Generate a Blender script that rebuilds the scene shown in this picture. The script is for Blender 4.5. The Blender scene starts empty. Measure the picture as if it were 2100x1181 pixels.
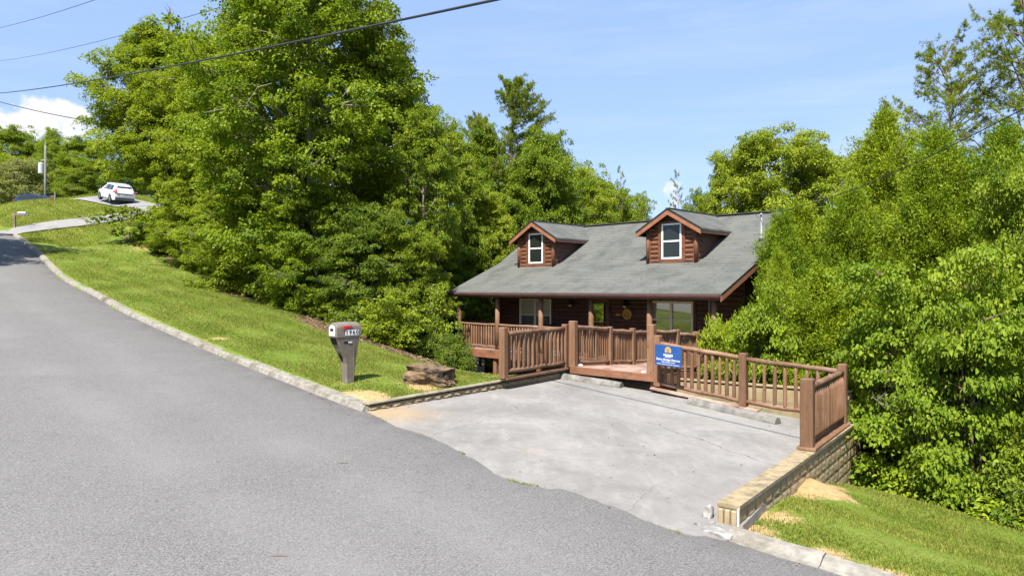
import bpy, bmesh, math, random
import numpy as np
from mathutils import Vector, Matrix, noise as mnoise
random.seed(7)
SC = bpy.context.scene
COL = SC.collection
F = 1420.0
def at(px, py, Y):
    return Vector(((px-1050)/F*Y, Y, (590.5-py)/F*Y))
def lerp(a, b, t): return a+(b-a)*t
def sstep(a, b, x):
    t = np.clip((x-a)/(b-a), 0, 1); return t*t*(3-2*t)

# ------------------------------------------------------------------ materials
def newmat(name):
    m = bpy.data.materials.new(name); m.use_nodes = True
    nt = m.node_tree; nt.nodes.clear()
    out = nt.nodes.new('ShaderNodeOutputMaterial')
    return m, nt, out
def N(nt, typ, **kw):
    n = nt.nodes.new(typ)
    for k, v in kw.items():
        if k in n.inputs: n.inputs[k].default_value = v
        else: setattr(n, k, v)
    return n
def rgba(c): return (c[0], c[1], c[2], 1)
def mixc(nt, a, b, fac, mode='MIX'):
    n = nt.nodes.new('ShaderNodeMix'); n.data_type = 'RGBA'; n.blend_type = mode
    for i, s in ((0, fac), (6, a), (7, b)):
        if isinstance(s, bpy.types.NodeSocket): nt.links.new(s, n.inputs[i])
        else: n.inputs[i].default_value = rgba(s) if i else s
    return n.outputs[2]
def ramp(nt, src, p0, p1, c0=(0,0,0), c1=(1,1,1)):
    r = nt.nodes.new('ShaderNodeValToRGB')
    r.color_ramp.elements[0].position = p0; r.color_ramp.elements[1].position = p1
    r.color_ramp.elements[0].color = rgba(c0); r.color_ramp.elements[1].color = rgba(c1)
    nt.links.new(src, r.inputs[0]); return r.outputs[0]
def coords(nt, scale=(1,1,1), kind='Object', rot=(0,0,0)):
    tc = nt.nodes.new('ShaderNodeTexCoord'); mp = nt.nodes.new('ShaderNodeMapping')
    mp.inputs['Scale'].default_value = scale; mp.inputs['Rotation'].default_value = rot
    nt.links.new(tc.outputs[kind], mp.inputs[0]); return mp.outputs[0]
def noise(nt, vec, scale, detail=4, rough=.6, dist=0):
    n = N(nt, 'ShaderNodeTexNoise', Scale=scale, Detail=detail, Roughness=rough, Distortion=dist)
    nt.links.new(vec, n.inputs['Vector']); return n.outputs['Fac']
def attr(nt, name):
    n = nt.nodes.new('ShaderNodeAttribute'); n.attribute_name = name; return n
def finish(nt, out, col, rough=.7, spec=.3, bump=None, bstr=.3, bdist=.01, metal=0):
    p = nt.nodes.new('ShaderNodeBsdfPrincipled')
    if isinstance(col, bpy.types.NodeSocket): nt.links.new(col, p.inputs['Base Color'])
    else: p.inputs['Base Color'].default_value = rgba(col)
    if isinstance(rough, bpy.types.NodeSocket): nt.links.new(rough, p.inputs['Roughness'])
    else: p.inputs['Roughness'].default_value = rough
    p.inputs['Specular IOR Level'].default_value = spec; p.inputs['Metallic'].default_value = metal
    if bump is not None:
        b = N(nt, 'ShaderNodeBump', Strength=bstr, Distance=bdist)
        nt.links.new(bump, b.inputs['Height']); nt.links.new(b.outputs[0], p.inputs['Normal'])
    nt.links.new(p.outputs[0], out.inputs[0]); return p
def pmat(name, c1, c2, scale=8, stretch=(1,1,1), rough=.7, spec=.3, bstr=.3, bdist=.01, c3=None, s3=1.2, lo=.35, hi=.65, t3=(.5,.7)):
    m, nt, out = newmat(name)
    v = coords(nt, stretch)
    f = noise(nt, v, scale, 6)
    col = mixc(nt, c1, c2, ramp(nt, f, lo, hi))
    if c3 is not None:
        g = noise(nt, coords(nt), s3, 5, .65)
        col = mixc(nt, col, c3, ramp(nt, g, t3[0], t3[1]))
    finish(nt, out, col, rough, spec, f, bstr, bdist)
    return m
M = {}
def woodmat(name, c1, c2, c3, axis_scale=(1,1,.06), s=22):
    m, nt, out = newmat(name)
    v = coords(nt, axis_scale); g = noise(nt, v, s, 5, .7, .6); w = coords(nt)
    big = noise(nt, w, 1.7, 4, .6); kn = N(nt, 'ShaderNodeTexVoronoi', Scale=5.5); nt.links.new(coords(nt, (1,1,.55)), kn.inputs['Vector'])
    col = mixc(nt, c1, c2, ramp(nt, g, .32, .68)); col = mixc(nt, col, c3, ramp(nt, big, .48, .72, (0,0,0), (.85,.85,.85)))
    col = mixc(nt, col, (c1[0]*.35,c1[1]*.3,c1[2]*.3), ramp(nt, kn.outputs['Distance'], .05, .11, (.8,.8,.8), (0,0,0)))
    col = mixc(nt, col, (c1[0]*.5,c1[1]*.5,c1[2]*.55), ramp(nt, noise(nt, v, 60, 2, .8), .62, .72, (0,0,0), (.6,.6,.6)))
    oi = nt.nodes.new('ShaderNodeObjectInfo'); hs = nt.nodes.new('ShaderNodeHueSaturation'); mr = N(nt, 'ShaderNodeMapRange'); nt.links.new(oi.outputs['Random'], mr.inputs[0]); mr.inputs[3].default_value = .78; mr.inputs[4].default_value = 1.2
    nt.links.new(mr.outputs[0], hs.inputs['Value']); nt.links.new(col, hs.inputs['Color'])
    finish(nt, out, hs.outputs[0], .68, .25, g, .5, .008); return m
M['wood'] = woodmat('stained_wood', (.125,.063,.031), (.185,.1,.055), (.225,.132,.082))
M['rail'] = woodmat('weathered_log', (.12,.062,.033), (.2,.115,.07), (.25,.155,.105), (1,1,.5), 12)
M['deckwood'] = pmat('deck_boards', (.27,.18,.135), (.37,.275,.22), 5, (1,1,1), .7, .25, .3, .006, (.14,.06,.04), 1.6)
M['rim'] = pmat('rim_board', (.17,.073,.037), (.24,.112,.062), 7, (.25,.25,1), .6, .35, .25, .005, (.1,.04,.025), 2)
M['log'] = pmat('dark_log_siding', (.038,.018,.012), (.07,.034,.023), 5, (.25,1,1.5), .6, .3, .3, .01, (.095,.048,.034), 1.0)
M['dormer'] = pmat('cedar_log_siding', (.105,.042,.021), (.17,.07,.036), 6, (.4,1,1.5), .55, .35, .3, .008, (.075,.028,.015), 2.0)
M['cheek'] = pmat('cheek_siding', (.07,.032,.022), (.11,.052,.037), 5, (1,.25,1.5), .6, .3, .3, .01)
M['barge'] = pmat('barge_board', (.2,.082,.04), (.27,.115,.06), 6, (1,1,1), .55, .35, .2, .004)
M['fascia'] = pmat('dark_fascia', (.075,.036,.028), (.11,.055,.042), 5, (1,1,1), .5, .4, .15, .004)
M['gutter'] = pmat('brown_gutter', (.08,.035,.03), (.1,.046,.04), 3, (1,1,1), .35, .5, .05, .002)
M['soffit'] = pmat('porch_ceiling', (.09,.06,.042), (.13,.085,.06), 5, (.3,1,1), .6, .3)
M['white'] = pmat('white_vinyl', (.72,.72,.7), (.8,.8,.78), 3, (1,1,1), .4, .4, .05, .001)
M['almond'] = pmat('almond_vinyl', (.58,.55,.44), (.66,.63,.52), 3, (1,1,1), .45, .4, .05, .001)
M['blind'] = pmat('window_blind', (.42,.42,.36), (.5,.5,.43), 3, (1,1,1), .6, .3, .05, .001)
M['screen'] = pmat('window_screen', (.05,.065,.068), (.075,.092,.095), 3, (1,1,1), .5, .4)
M['black'] = pmat('black_metal', (.012,.012,.012), (.025,.024,.022), 9, (1,1,1), .45, .4, .1, .002)
M['dark'] = pmat('dark_void', (.006,.006,.006), (.012,.011,.01), 4, (1,1,1), .9, .1)
M['concrete'] = pmat('weathered_concrete', (.11,.102,.09), (.225,.212,.188), 5, (1,1,1), .9, .15, .6, .012, (.085,.08,.07), 3.5, .3, .7, (.5,.72))
M['kerb'] = pmat('kerb_concrete', (.15,.138,.115), (.275,.255,.215), 9, (1,1,1), .9, .15, .6, .012, (.1,.085,.06), 1.6, .3, .7, (.48,.7))
M['block'] = pmat('tan_split_block', (.23,.172,.095), (.36,.28,.165), 6, (1,1,1), .9, .15, .5, .015, (.1,.085,.06), 2.6, .3, .7, (.56,.76))
M['plain_block'] = pmat('plain_tan_wall', (.24,.185,.1), (.33,.265,.155), 5, (1,1,.6), .95, .1, .3, .008, (.16,.13,.085), 1.8, .3, .7, (.5,.75))
M['coping'] = pmat('tan_coping', (.2,.155,.09), (.34,.272,.16), 9, (1,1,1), .9, .15, .5, .01, (.1,.088,.065), 3.0, .3, .7, (.48,.7))
M['edging_top'] = pmat('stained_tan_coping', (.17,.145,.1), (.3,.255,.175), 8, (1,1,1), .95, .1, .6, .012, (.1,.085,.055), 2.5, .3, .7, (.5,.7))
M['mortar'] = pmat('grey_mortar', (.14,.125,.095), (.23,.205,.16), 8, (1,1,1), .95, .1, .4, .008, (.2,.15,.08), 1.5)
M['rock'] = pmat('brown_rock', (.085,.055,.033), (.2,.135,.08), 5, (1,1,2.5), .9, .15, 1, .03, (.03,.024,.018), 3.2, .3, .7, (.5,.62))
M['rubble'] = pmat('broken_concrete', (.17,.16,.15), (.3,.285,.265), 9, (1,1,1), .9, .15, .7, .01)
M['taupe'] = pmat('taupe_plastic', (.13,.107,.085), (.16,.133,.107), 30, (1,1,1), .5, .4, .1, .001, (.2,.17,.14), 5)
M['red'] = pmat('red_plastic', (.42,.012,.025), (.5,.02,.03), 5, (1,1,1), .4, .5, .03, .001)
M['label'] = pmat('white_label', (.55,.56,.56), (.66,.66,.65), 14, (1,1,1), .5, .3, .03, .001)
M['ink'] = pmat('black_ink', (.012,.012,.014), (.02,.02,.02), 5, (1,1,1), .5, .3)
M['blue'] = pmat('blue_sign', (.014,.06,.2), (.017,.068,.225), 4, (1,1,1), .4, .4, .03, .001)
M['yellow'] = pmat('yellow_print', (.62,.36,.03), (.66,.4,.04), 4, (1,1,1), .5, .3)
M['plaque'] = pmat('yellow_plaque', (.35,.2,.03), (.45,.27,.05), 9, (1,1,1), .6, .3)
M['bark'] = pmat('tree_bark', (.11,.09,.07), (.24,.205,.165), 7, (1,1,.3), .9, .15, .8, .03, (.2,.18,.15), 1.5)
M['bark_pine'] = pmat('pine_bark', (.1,.065,.045), (.19,.13,.095), 7, (1,1,.3), .9, .15, .8, .03)
M['twig'] = pmat('dead_twig', (.16,.14,.115), (.27,.245,.21), 9, (1,1,1), .9, .1)
M['pole'] = pmat('utility_pole_wood', (.12,.12,.095), (.19,.19,.15), 5, (1,1,.2), .9, .15)
M['wire'] = pmat('cable_sheath', (.018,.018,.02), (.03,.03,.032), 2, (1,1,1), .5, .4)
M['steel'] = pmat('galvanised_steel', (.35,.36,.37), (.45,.46,.47), 8, (1,1,1), .4, .5)
M['carpaint'] = pmat('white_car_paint', (.68,.69,.7), (.72,.73,.74), 2, (1,1,1), .2, .6, .02, .001)
M['carblue'] = pmat('dark_blue_paint', (.012,.022,.04), (.016,.028,.05), 2, (1,1,1), .2, .6, .02, .001)
M['tyre'] = pmat('tyre_rubber', (.015,.015,.015), (.028,.027,.026), 12, (1,1,1), .85, .2)
M['rim_metal'] = pmat('dark_alloy', (.05,.05,.052), (.09,.09,.09), 4, (1,1,1), .35, .5)
M['trim'] = pmat('grey_plastic_trim', (.06,.065,.07), (.09,.095,.1), 6, (1,1,1), .6, .3)
M['tail'] = pmat('red_lens', (.45,.015,.02), (.55,.02,.03), 4, (1,1,1), .2, .6)
M['amberglass'] = pmat('frosted_glass', (.5,.42,.24), (.56,.48,.3), 4, (1,1,1), .4, .4)
def glassmat(name, tint, see=.0):
    m, nt, out = newmat(name)
    d = N(nt, 'ShaderNodeBsdfPrincipled', Roughness=.04); d.inputs['Base Color'].default_value = rgba(tint)
    d.inputs['Specular IOR Level'].default_value = .45
    if see:
        d = N(nt, 'ShaderNodeBsdfGlossy', Roughness=.0); d.inputs['Color'].default_value = (.9,.95,.85,1)
        t = nt.nodes.new('ShaderNodeBsdfTransparent'); mx = nt.nodes.new('ShaderNodeMixShader'); mx.inputs[0].default_value = see
        nt.links.new(d.outputs[0], mx.inputs[1]); nt.links.new(t.outputs[0], mx.inputs[2]); nt.links.new(mx.outputs[0], out.inputs[0])
    else: nt.links.new(d.outputs[0], out.inputs[0])
    return m
M['glass'] = glassmat('dark_window_glass', (.014,.018,.015))
M['glass_clear'] = glassmat('clear_window_glass', (.05,.07,.06), .66); M['glass_blind'] = glassmat('blind_window_glass', (.05,.07,.06), .96)
def mirror_glass():
    m, nt, out = newmat('reflective_glass')
    g = N(nt, 'ShaderNodeBsdfGlossy', Roughness=.03); g.inputs['Color'].default_value = (.75,.78,.72,1)
    d = N(nt, 'ShaderNodeBsdfDiffuse'); d.inputs['Color'].default_value = (.02,.025,.02,1)
    mx = nt.nodes.new('ShaderNodeMixShader'); mx.inputs[0].default_value = .55
    nt.links.new(d.outputs[0], mx.inputs[1]); nt.links.new(g.outputs[0], mx.inputs[2]); nt.links.new(mx.outputs[0], out.inputs[0])
    return m
M['glass_mirror'] = mirror_glass()

def shingles():
    m, nt, out = newmat('roof_shingles')
    at_ = attr(nt, 'ruv')
    b = nt.nodes.new('ShaderNodeTexBrick'); nt.links.new(at_.outputs['Vector'], b.inputs['Vector'])
    b.inputs['Scale'].default_value = 1; b.inputs['Brick Width'].default_value = 2.6; b.inputs['Row Height'].default_value = .145; b.offset = .37; b.squash = .7; b.squash_frequency = 3
    b.inputs['Mortar Size'].default_value = .027; b.inputs['Mortar Smooth'].default_value = .4
    b.inputs['Color1'].default_value = (.103,.105,.094,1); b.inputs['Color2'].default_value = (.122,.122,.107,1); b.inputs['Mortar'].default_value = (.058,.06,.055,1)
    b.inputs['Bias'].default_value = -.1
    v = coords(nt)
    n1 = noise(nt, v, 1.1, 5, .65); n2 = noise(nt, v, 60, 3, .7)
    c = mixc(nt, b.outputs['Color'], (.045,.052,.045), ramp(nt, n1, .45, .75))
    c = mixc(nt, c, (.15,.147,.128), ramp(nt, n2, .5, .8))
    finish(nt, out, c, .9, .2, b.outputs['Fac'], -.5, .012); return m
M['shingle'] = shingles()

def asphalt():
    m, nt, out = newmat('asphalt')
    v = coords(nt)
    n1 = noise(nt, v, 45, 3, .75); n2 = noise(nt, v, .45, 6, .6, .3); n3 = noise(nt, v, 140, 2, .6); n4 = noise(nt, v, 3.0, 5, .7)
    c = mixc(nt, (.04,.038,.035), (.215,.207,.196), ramp(nt, n1, .3, .74))
    c = mixc(nt, c, (.3,.29,.278), ramp(nt, n3, .58, .76))
    c = mixc(nt, c, (.175,.17,.162), ramp(nt, n2, .4, .7, (0,0,0), (.2,.2,.2)))
    c = mixc(nt, c, (.08,.078,.075), ramp(nt, n4, .55, .8, (0,0,0), (.4,.4,.4)))
    tk = attr(nt, 'track'); tm = N(nt, 'ShaderNodeMath', operation='MULTIPLY'); nt.links.new(tk.outputs['Fac'], tm.inputs[0]); nt.links.new(ramp(nt, n2, .3, .6), tm.inputs[1])
    c = mixc(nt, c, (.2,.194,.185), tm.outputs[0])
    e = attr(nt, 'edge')
    en = N(nt, 'ShaderNodeMath', operation='MULTIPLY'); nt.links.new(e.outputs['Fac'], en.inputs[0])
    nt.links.new(ramp(nt, noise(nt, v, 1.3, 5, .7), .25, .6), en.inputs[1])
    c = mixc(nt, c, (.075,.068,.062), en.outputs[0])
    vo = N(nt, 'ShaderNodeTexVoronoi', feature='DISTANCE_TO_EDGE', Scale=.22)
    dv = nt.nodes.new('ShaderNodeMix'); dv.data_type = 'VECTOR'; dv.inputs[0].default_value = .22
    nz = N(nt, 'ShaderNodeTexNoise', Scale=1.6, Detail=5); nt.links.new(v, nz.inputs['Vector'])
    nt.links.new(v, dv.inputs[4]); nt.links.new(nz.outputs['Color'], dv.inputs[5]); nt.links.new(dv.outputs[1], vo.inputs['Vector'])
    cr = N(nt, 'ShaderNodeMath', operation='MULTIPLY')
    nt.links.new(ramp(nt, vo.outputs[0], .0, .003, (1,1,1), (0,0,0)), cr.inputs[0]); nt.links.new(ramp(nt, noise(nt, v, .3, 2), .5, .58), cr.inputs[1])
    cq = N(nt, 'ShaderNodeMath', operation='MULTIPLY'); nt.links.new(cr.outputs[0], cq.inputs[0]); cq.inputs[1].default_value = .16
    c = mixc(nt, c, (.06,.056,.052), cq.outputs[0])
    finish(nt, out, c, .92, .25, n1, .5, .012); return m
M['asphalt'] = asphalt()

M['drive'] = pmat('worn_asphalt', (.15,.145,.138), (.25,.243,.232), 20, (1,1,1), .92, .2, .4, .01, (.12,.117,.11), .6)
def padmat():
    m, nt, out = newmat('pad_concrete')
    v = coords(nt)
    n1 = noise(nt, v, .55, 6, .62, .4); n2 = noise(nt, v, 70, 3, .7); n3 = noise(nt, coords(nt, (1.2,.5,1), rot=(0,0,.6)), 2.2, 6, .7); n4 = noise(nt, v, 6, 5, .7)
    c = mixc(nt, (.158,.149,.136), (.23,.216,.197), ramp(nt, n1, .36, .64))
    c = mixc(nt, c, (.32,.305,.285), ramp(nt, n3, .5, .8, (0,0,0), (.5,.5,.5)))
    c = mixc(nt, c, (.13,.124,.117), ramp(nt, n4, .5, .74, (0,0,0), (.5,.5,.5)))
    c = mixc(nt, c, (.1,.095,.09), ramp(nt, n2, .55, .74, (0,0,0), (.6,.6,.6))); c = mixc(nt, c, (.36,.35,.33), ramp(nt, noise(nt, v, 110, 2, .7), .6, .74, (0,0,0), (.5,.5,.5)))
    s = attr(nt, 'stain')
    c = mixc(nt, c, (.3,.21,.105), s.outputs['Fac'])
    nz = N(nt, 'ShaderNodeTexNoise', Scale=1.5, Detail=7, Roughness=.65); nt.links.new(v, nz.inputs['Vector'])
    def vm(op, p, q):
        n = N(nt, 'ShaderNodeVectorMath', operation=op)
        for i, s_ in ((0, p), (1, q)):
            if isinstance(s_, bpy.types.NodeSocket): nt.links.new(s_, n.inputs[i])
            else: n.inputs[i].default_value = s_
        return n
    wob = vm('ADD', v, vm('MULTIPLY', vm('SUBTRACT', nz.outputs['Color'], (.5,.5,.5)).outputs[0], (.5,.5,0)).outputs[0]).outputs[0]
    flat = vm('MULTIPLY', wob, (1,1,0)).outputs[0]
    for (p0, p1, wd, st) in CRACKS:
        ba = Vector(p1)-Vector(p0); pa = vm('SUBTRACT', flat, p0).outputs[0]
        h = N(nt, 'ShaderNodeMath', operation='MULTIPLY'); nt.links.new(vm('DOT_PRODUCT', pa, tuple(ba)).outputs['Value'], h.inputs[0]); h.inputs[1].default_value = 1/ba.length_squared; h.use_clamp = True
        sc = N(nt, 'ShaderNodeVectorMath', operation='SCALE'); sc.inputs[0].default_value = ba; nt.links.new(h.outputs[0], sc.inputs['Scale'])
        ds = vm('LENGTH', vm('SUBTRACT', pa, sc.outputs[0]).outputs[0], (0,0,0)).outputs['Value']
        c = mixc(nt, c, (.05,.045,.04), ramp(nt, ds, wd*.4, wd, (st,st,st), (0,0,0)))
    finish(nt, out, c, .9, .2, n2, .3, .008); return m

def groundmat():
    m, nt, out = newmat('lawn_and_soil')
    v = coords(nt)
    n1 = noise(nt, v, .35, 6, .6); n2 = noise(nt, v, 9, 5, .75); n3 = noise(nt, v, 40, 3, .8); n4 = noise(nt, v, 1.6, 5, .7)
    g = mixc(nt, (.07,.115,.012), (.145,.19,.028), ramp(nt, n2, .3, .7))
    g = mixc(nt, g, (.2,.215,.05), ramp(nt, n1, .45, .7, (0,0,0), (.6,.6,.6)))
    g = mixc(nt, g, (.035,.062,.01), ramp(nt, n3, .52, .7, (0,0,0), (.6,.6,.6)))
    soil = mixc(nt, (.24,.155,.065), (.42,.3,.15), ramp(nt, n2, .3, .7))
    litter = mixc(nt, (.05,.032,.02), (.2,.135,.08), ramp(nt, n2, .35, .7))
    litter = mixc(nt, litter, (.26,.19,.12), ramp(nt, n3, .58, .74))
    d = attr(nt, 'dirt'); l = attr(nt, 'litter')
    def breakup(a, src, w):
        x = N(nt, 'ShaderNodeMath', operation='ADD'); nt.links.new(a.outputs['Fac'], x.inputs[0])
        y = N(nt, 'ShaderNodeMath', operation='MULTIPLY_ADD'); nt.links.new(src, y.inputs[0]); y.inputs[1].default_value = w; y.inputs[2].default_value = -w*.5
        nt.links.new(y.outputs[0], x.inputs[1]); z_ = N(nt, 'ShaderNodeMath', operation='MULTIPLY_ADD'); nt.links.new(n2, z_.inputs[0]); z_.inputs[1].default_value = .7; nt.links.new(x.outputs[0], z_.inputs[2])
        return ramp(nt, z_.outputs[0], .76, .98)
    c = mixc(nt, g, soil, breakup(d, n4, .9)); c = mixc(nt, c, litter, breakup(l, n4, 1.0))
    finish(nt, out, c, .95, .1, n2, .8, .03); return m
M['ground'] = groundmat()

def leafmat(name, a, b, trans=.42, rough=.5, spec=.16, tcol=None):
    m, nt, out = newmat(name)
    t = attr(nt, 'tint')
    oi = nt.nodes.new('ShaderNodeObjectInfo')
    col = mixc(nt, a, b, t.outputs['Fac'])
    hs = nt.nodes.new('ShaderNodeHueSaturation'); nt.links.new(col, hs.inputs['Color'])
    mr = N(nt, 'ShaderNodeMapRange'); nt.links.new(oi.outputs['Random'], mr.inputs[0]); mr.inputs[3].default_value = .491; mr.inputs[4].default_value = .512
    nt.links.new(mr.outputs[0], hs.inputs['Hue'])
    mv = N(nt, 'ShaderNodeMapRange'); nt.links.new(oi.outputs['Random'], mv.inputs[0]); mv.inputs[3].default_value = 1.12; mv.inputs[4].default_value = .85
    nt.links.new(mv.outputs[0], hs.inputs['Value'])
    p = N(nt, 'ShaderNodeBsdfPrincipled', Roughness=rough); p.inputs['Specular IOR Level'].default_value = spec
    nt.links.new(hs.outputs[0], p.inputs['Base Color'])
    tr = nt.nodes.new('ShaderNodeBsdfTranslucent')
    nt.links.new(mixc(nt, hs.outputs[0], (1.25,1.2,.5), 1.0, 'MULTIPLY'), tr.inputs['Color'])
    mx = nt.nodes.new('ShaderNodeMixShader'); mx.inputs[0].default_value = trans
    nt.links.new(p.outputs[0], mx.inputs[1]); nt.links.new(tr.outputs[0], mx.inputs[2]); nt.links.new(mx.outputs[0], out.inputs[0])
    return m
M['leaf'] = leafmat('broad_leaf', (.108,.175,.013), (.282,.345,.026))
M['leaf_dark'] = leafmat('dark_leaf', (.075,.132,.014), (.195,.252,.028))
M['leaf_red'] = leafmat('heart_leaf', (.13,.2,.012), (.285,.355,.025), .4, .5, .18)
M['litter_leaf'] = leafmat('dry_leaf', (.08,.05,.03), (.28,.2,.12), .1)
M['leaf_pale'] = leafmat('pale_leaf', (.15,.18,.045), (.3,.3,.11))
M['needle'] = leafmat('pine_needles', (.15,.205,.02), (.31,.35,.032), .45, .55, .12)
M['cedar'] = leafmat('cedar_foliage', (.115,.185,.012), (.27,.335,.02), .35, .6, .12)
M['grass'] = leafmat('grass_blades', (.125,.178,.018), (.365,.345,.085), .4, .6, .1)

# ------------------------------------------------------------------ mesh helper
Z = Vector((0,0,1))
class MB:
    def __init__(s): s.v = []; s.f = []; s.mi = []
    def add(s, vs, fs, m=0):
        o = len(s.v); s.v += [tuple(p) for p in vs]
        for f in fs: s.f.append([i+o for i in f]); s.mi.append(m)
    def box(s, c, size, R=None, m=0):
        c = Vector(c); hx, hy, hz = (d*.5 for d in size)
        vs = [Vector((x,y,z)) for x in (-hx,hx) for y in (-hy,hy) for z in (-hz,hz)]
        if R is not None: vs = [R @ p for p in vs]
        s.add([c+p for p in vs], [(0,1,3,2),(4,6,7,5),(0,4,5,1),(2,3,7,6),(0,2,6,4),(1,5,7,3)], m)
    def bb(s, lo, hi, m=0):
        s.box([(a+b)/2 for a, b in zip(lo, hi)], [b-a for a, b in zip(lo, hi)], None, m)
    def beam(s, p0, p1, w, h, up=Z, m=0):
        p0 = Vector(p0); p1 = Vector(p1); d = p1-p0; L = d.length; d.normalize()
        side = d.cross(up).normalized(); u = side.cross(d).normalized()
        R = Matrix((d, side, u)).transposed()
        s.box((p0+p1)/2, (L, w, h), R, m)
    def tube(s, pts, radii, n=8, cap=True, m=0):
        pts = [Vector(p) for p in pts]
        if not hasattr(radii, '__len__'): radii = [radii]*len(pts)
        rings = []; ref = None
        for i, p in enumerate(pts):
            d = (pts[min(i+1,len(pts)-1)]-pts[max(i-1,0)])
            if d.length < 1e-9: d = Vector((0,0,1))
            d.normalize()
            if ref is None: ref = Vector((1,0,0)) if abs(d.x) < .8 else Vector((0,1,0))
            a = (ref-d*ref.dot(d)).normalized(); b = d.cross(a); ref = a
            rings.append([p+(a*math.cos(t)+b*math.sin(t))*radii[i] for t in (2*math.pi*k/n for k in range(n))])
        vs = [q for r in rings for q in r]; fs = []
        for i in range(len(pts)-1):
            for k in range(n):
                k2 = (k+1) % n
                fs.append((i*n+k, i*n+k2, (i+1)*n+k2, (i+1)*n+k))
        if cap:
            fs.append(tuple(range(n-1,-1,-1))); fs.append(tuple((len(pts)-1)*n+k for k in range(n)))
        s.add(vs, fs, m)
    def prism(s, poly, vec, m=0):
        n = len(poly); poly = [Vector(p) for p in poly]; vec = Vector(vec)
        s.add(poly+[p+vec for p in poly], [tuple(range(n-1,-1,-1)), tuple(range(n,2*n))]+[(i,(i+1)%n,n+(i+1)%n,n+i) for i in range(n)], m)
    def build(s, name, mat, parent=None, bevel=0, smooth=False, fix=True):
        me = bpy.data.meshes.new(name); me.from_pydata(s.v, [], s.f)
        mats = mat if isinstance(mat, (list,tuple)) else [mat]
        for q in mats: me.materials.append(q)
        if len(mats) > 1: me.polygons.foreach_set('material_index', s.mi)
        if fix or bevel:
            bm = bmesh.new(); bm.from_mesh(me)
            bmesh.ops.recalc_face_normals(bm, faces=bm.faces)
            if bevel: bmesh.ops.bevel(bm, geom=bm.edges[:], offset=bevel, segments=1, affect='EDGES', profile=.5, clamp_overlap=True)
            bm.to_mesh(me); bm.free()
        if smooth: me.polygons.foreach_set('use_smooth', [True]*len(me.polygons))
        me.update()
        o = bpy.data.objects.new(name, me); COL.objects.link(o)
        if parent is not None: o.parent = parent
        return o
def tag(o, label=None, cat=None, group=None, kind=None):
    if label: o['label'] = label
    if cat: o['category'] = cat
    if group: o['group'] = group
    if kind: o['kind'] = kind
    return o
def empty(name, loc=(0,0,0), rz=0):
    o = bpy.data.objects.new(name, None); COL.objects.link(o); o.location = loc; o.rotation_euler = (0,0,rz)
    o.empty_display_size = .2; return o
def fattr(o, name, vals):
    a = o.data.attributes.new(name, 'FLOAT', 'POINT'); a.data.foreach_set('value', np.asarray(vals, dtype=np.float32))
def grid_faces(nu, nv):
    i, j = np.meshgrid(np.arange(nu-1), np.arange(nv-1), indexing='ij')
    a = (i*nv+j).ravel(); return np.stack([a, a+nv, a+nv+1, a+1], 1)
def np_mesh(name, co, faces, mat, parent=None, smooth=False):
    me = bpy.data.meshes.new(name); k = faces.shape[1]
    me.vertices.add(len(co)); me.vertices.foreach_set('co', np.ascontiguousarray(co, dtype=np.float32).ravel())
    me.loops.add(faces.size); me.loops.foreach_set('vertex_index', np.ascontiguousarray(faces, dtype=np.int32).ravel())
    me.polygons.add(len(faces)); me.polygons.foreach_set('loop_start', np.arange(0, faces.size, k, dtype=np.int32))
    me.update(calc_edges=True)
    me.polygons.foreach_set('use_smooth', np.full(len(faces), bool(smooth)))
    me.materials.append(mat)
    o = bpy.data.objects.new(name, me); COL.objects.link(o)
    if parent is not None: o.parent = parent
    return o
def text_into(o_parent, body, size, origin, xdir, ydir, mat, name, ext=.002, bold=0):
    cu = bpy.data.curves.new('t', 'FONT'); cu.body = body; cu.size = size; cu.align_x = 'CENTER'; cu.align_y = 'CENTER'; cu.extrude = ext; cu.offset = bold
    ob = bpy.data.objects.new('t', cu); COL.objects.link(ob)
    dg = bpy.context.evaluated_depsgraph_get(); me = bpy.data.meshes.new_from_object(ob.evaluated_get(dg))
    bpy.data.objects.remove(ob); bpy.data.curves.remove(cu)
    x = Vector(xdir).normalized(); y = Vector(ydir).normalized(); z = x.cross(y)
    R = Matrix((x, y, z)).transposed().to_4x4(); R.translation = Vector(origin)
    me.transform(R); me.name = name; me.materials.clear(); me.materials.append(mat)
    o = bpy.data.objects.new(name, me); COL.objects.link(o); o.parent = o_parent; return o
# ------------------------------------------------------------------ lie of the land
KERB = [(10.5,1.2,-3.55),(6.5,4.5,-3.22),(3.55,7.0,-2.94),(2.45,7.95,-2.86),(-.2,10.57,-2.6),(-2.85,13.2,-2.36),(-5.6,15.95,-2.02),(-8.56,19,-1.63),
        (-13,23.5,-.935),(-16.5,27.2,-.28),(-21,32.1,.5),(-27.5,39.6,2.18),(-33.6,46.3,3.6),(-41,54,5.0),(-50,63,6.2),(-62,75,7.2)]
def catmull(P, step=.25):
    P = [np.array(p, float) for p in P]; Q = [2*P[0]-P[1]]+P+[2*P[-1]-P[-2]]; out = []
    for i in range(1, len(Q)-2):
        n = max(2, int(np.linalg.norm(Q[i+1][:2]-Q[i][:2])/step))
        for k in range(n):
            t = k/n; a, b, c, d = Q[i-1:i+3]
            out.append(.5*((2*b)+(c-a)*t+(2*a-5*b+4*c-d)*t*t+(3*b-a-3*c+d)*t**3))
    out.append(P[-1]); return np.array(out)
CP = catmull(KERB)
_t = np.gradient(CP[:,:2], axis=0); _t /= np.linalg.norm(_t, axis=1)[:,None]
CN = np.stack([_t[:,1], -_t[:,0]], 1)          # lawn side of the kerb
if CN[20] @ np.array([.7,.7]) < 0: CN = -CN
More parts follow.
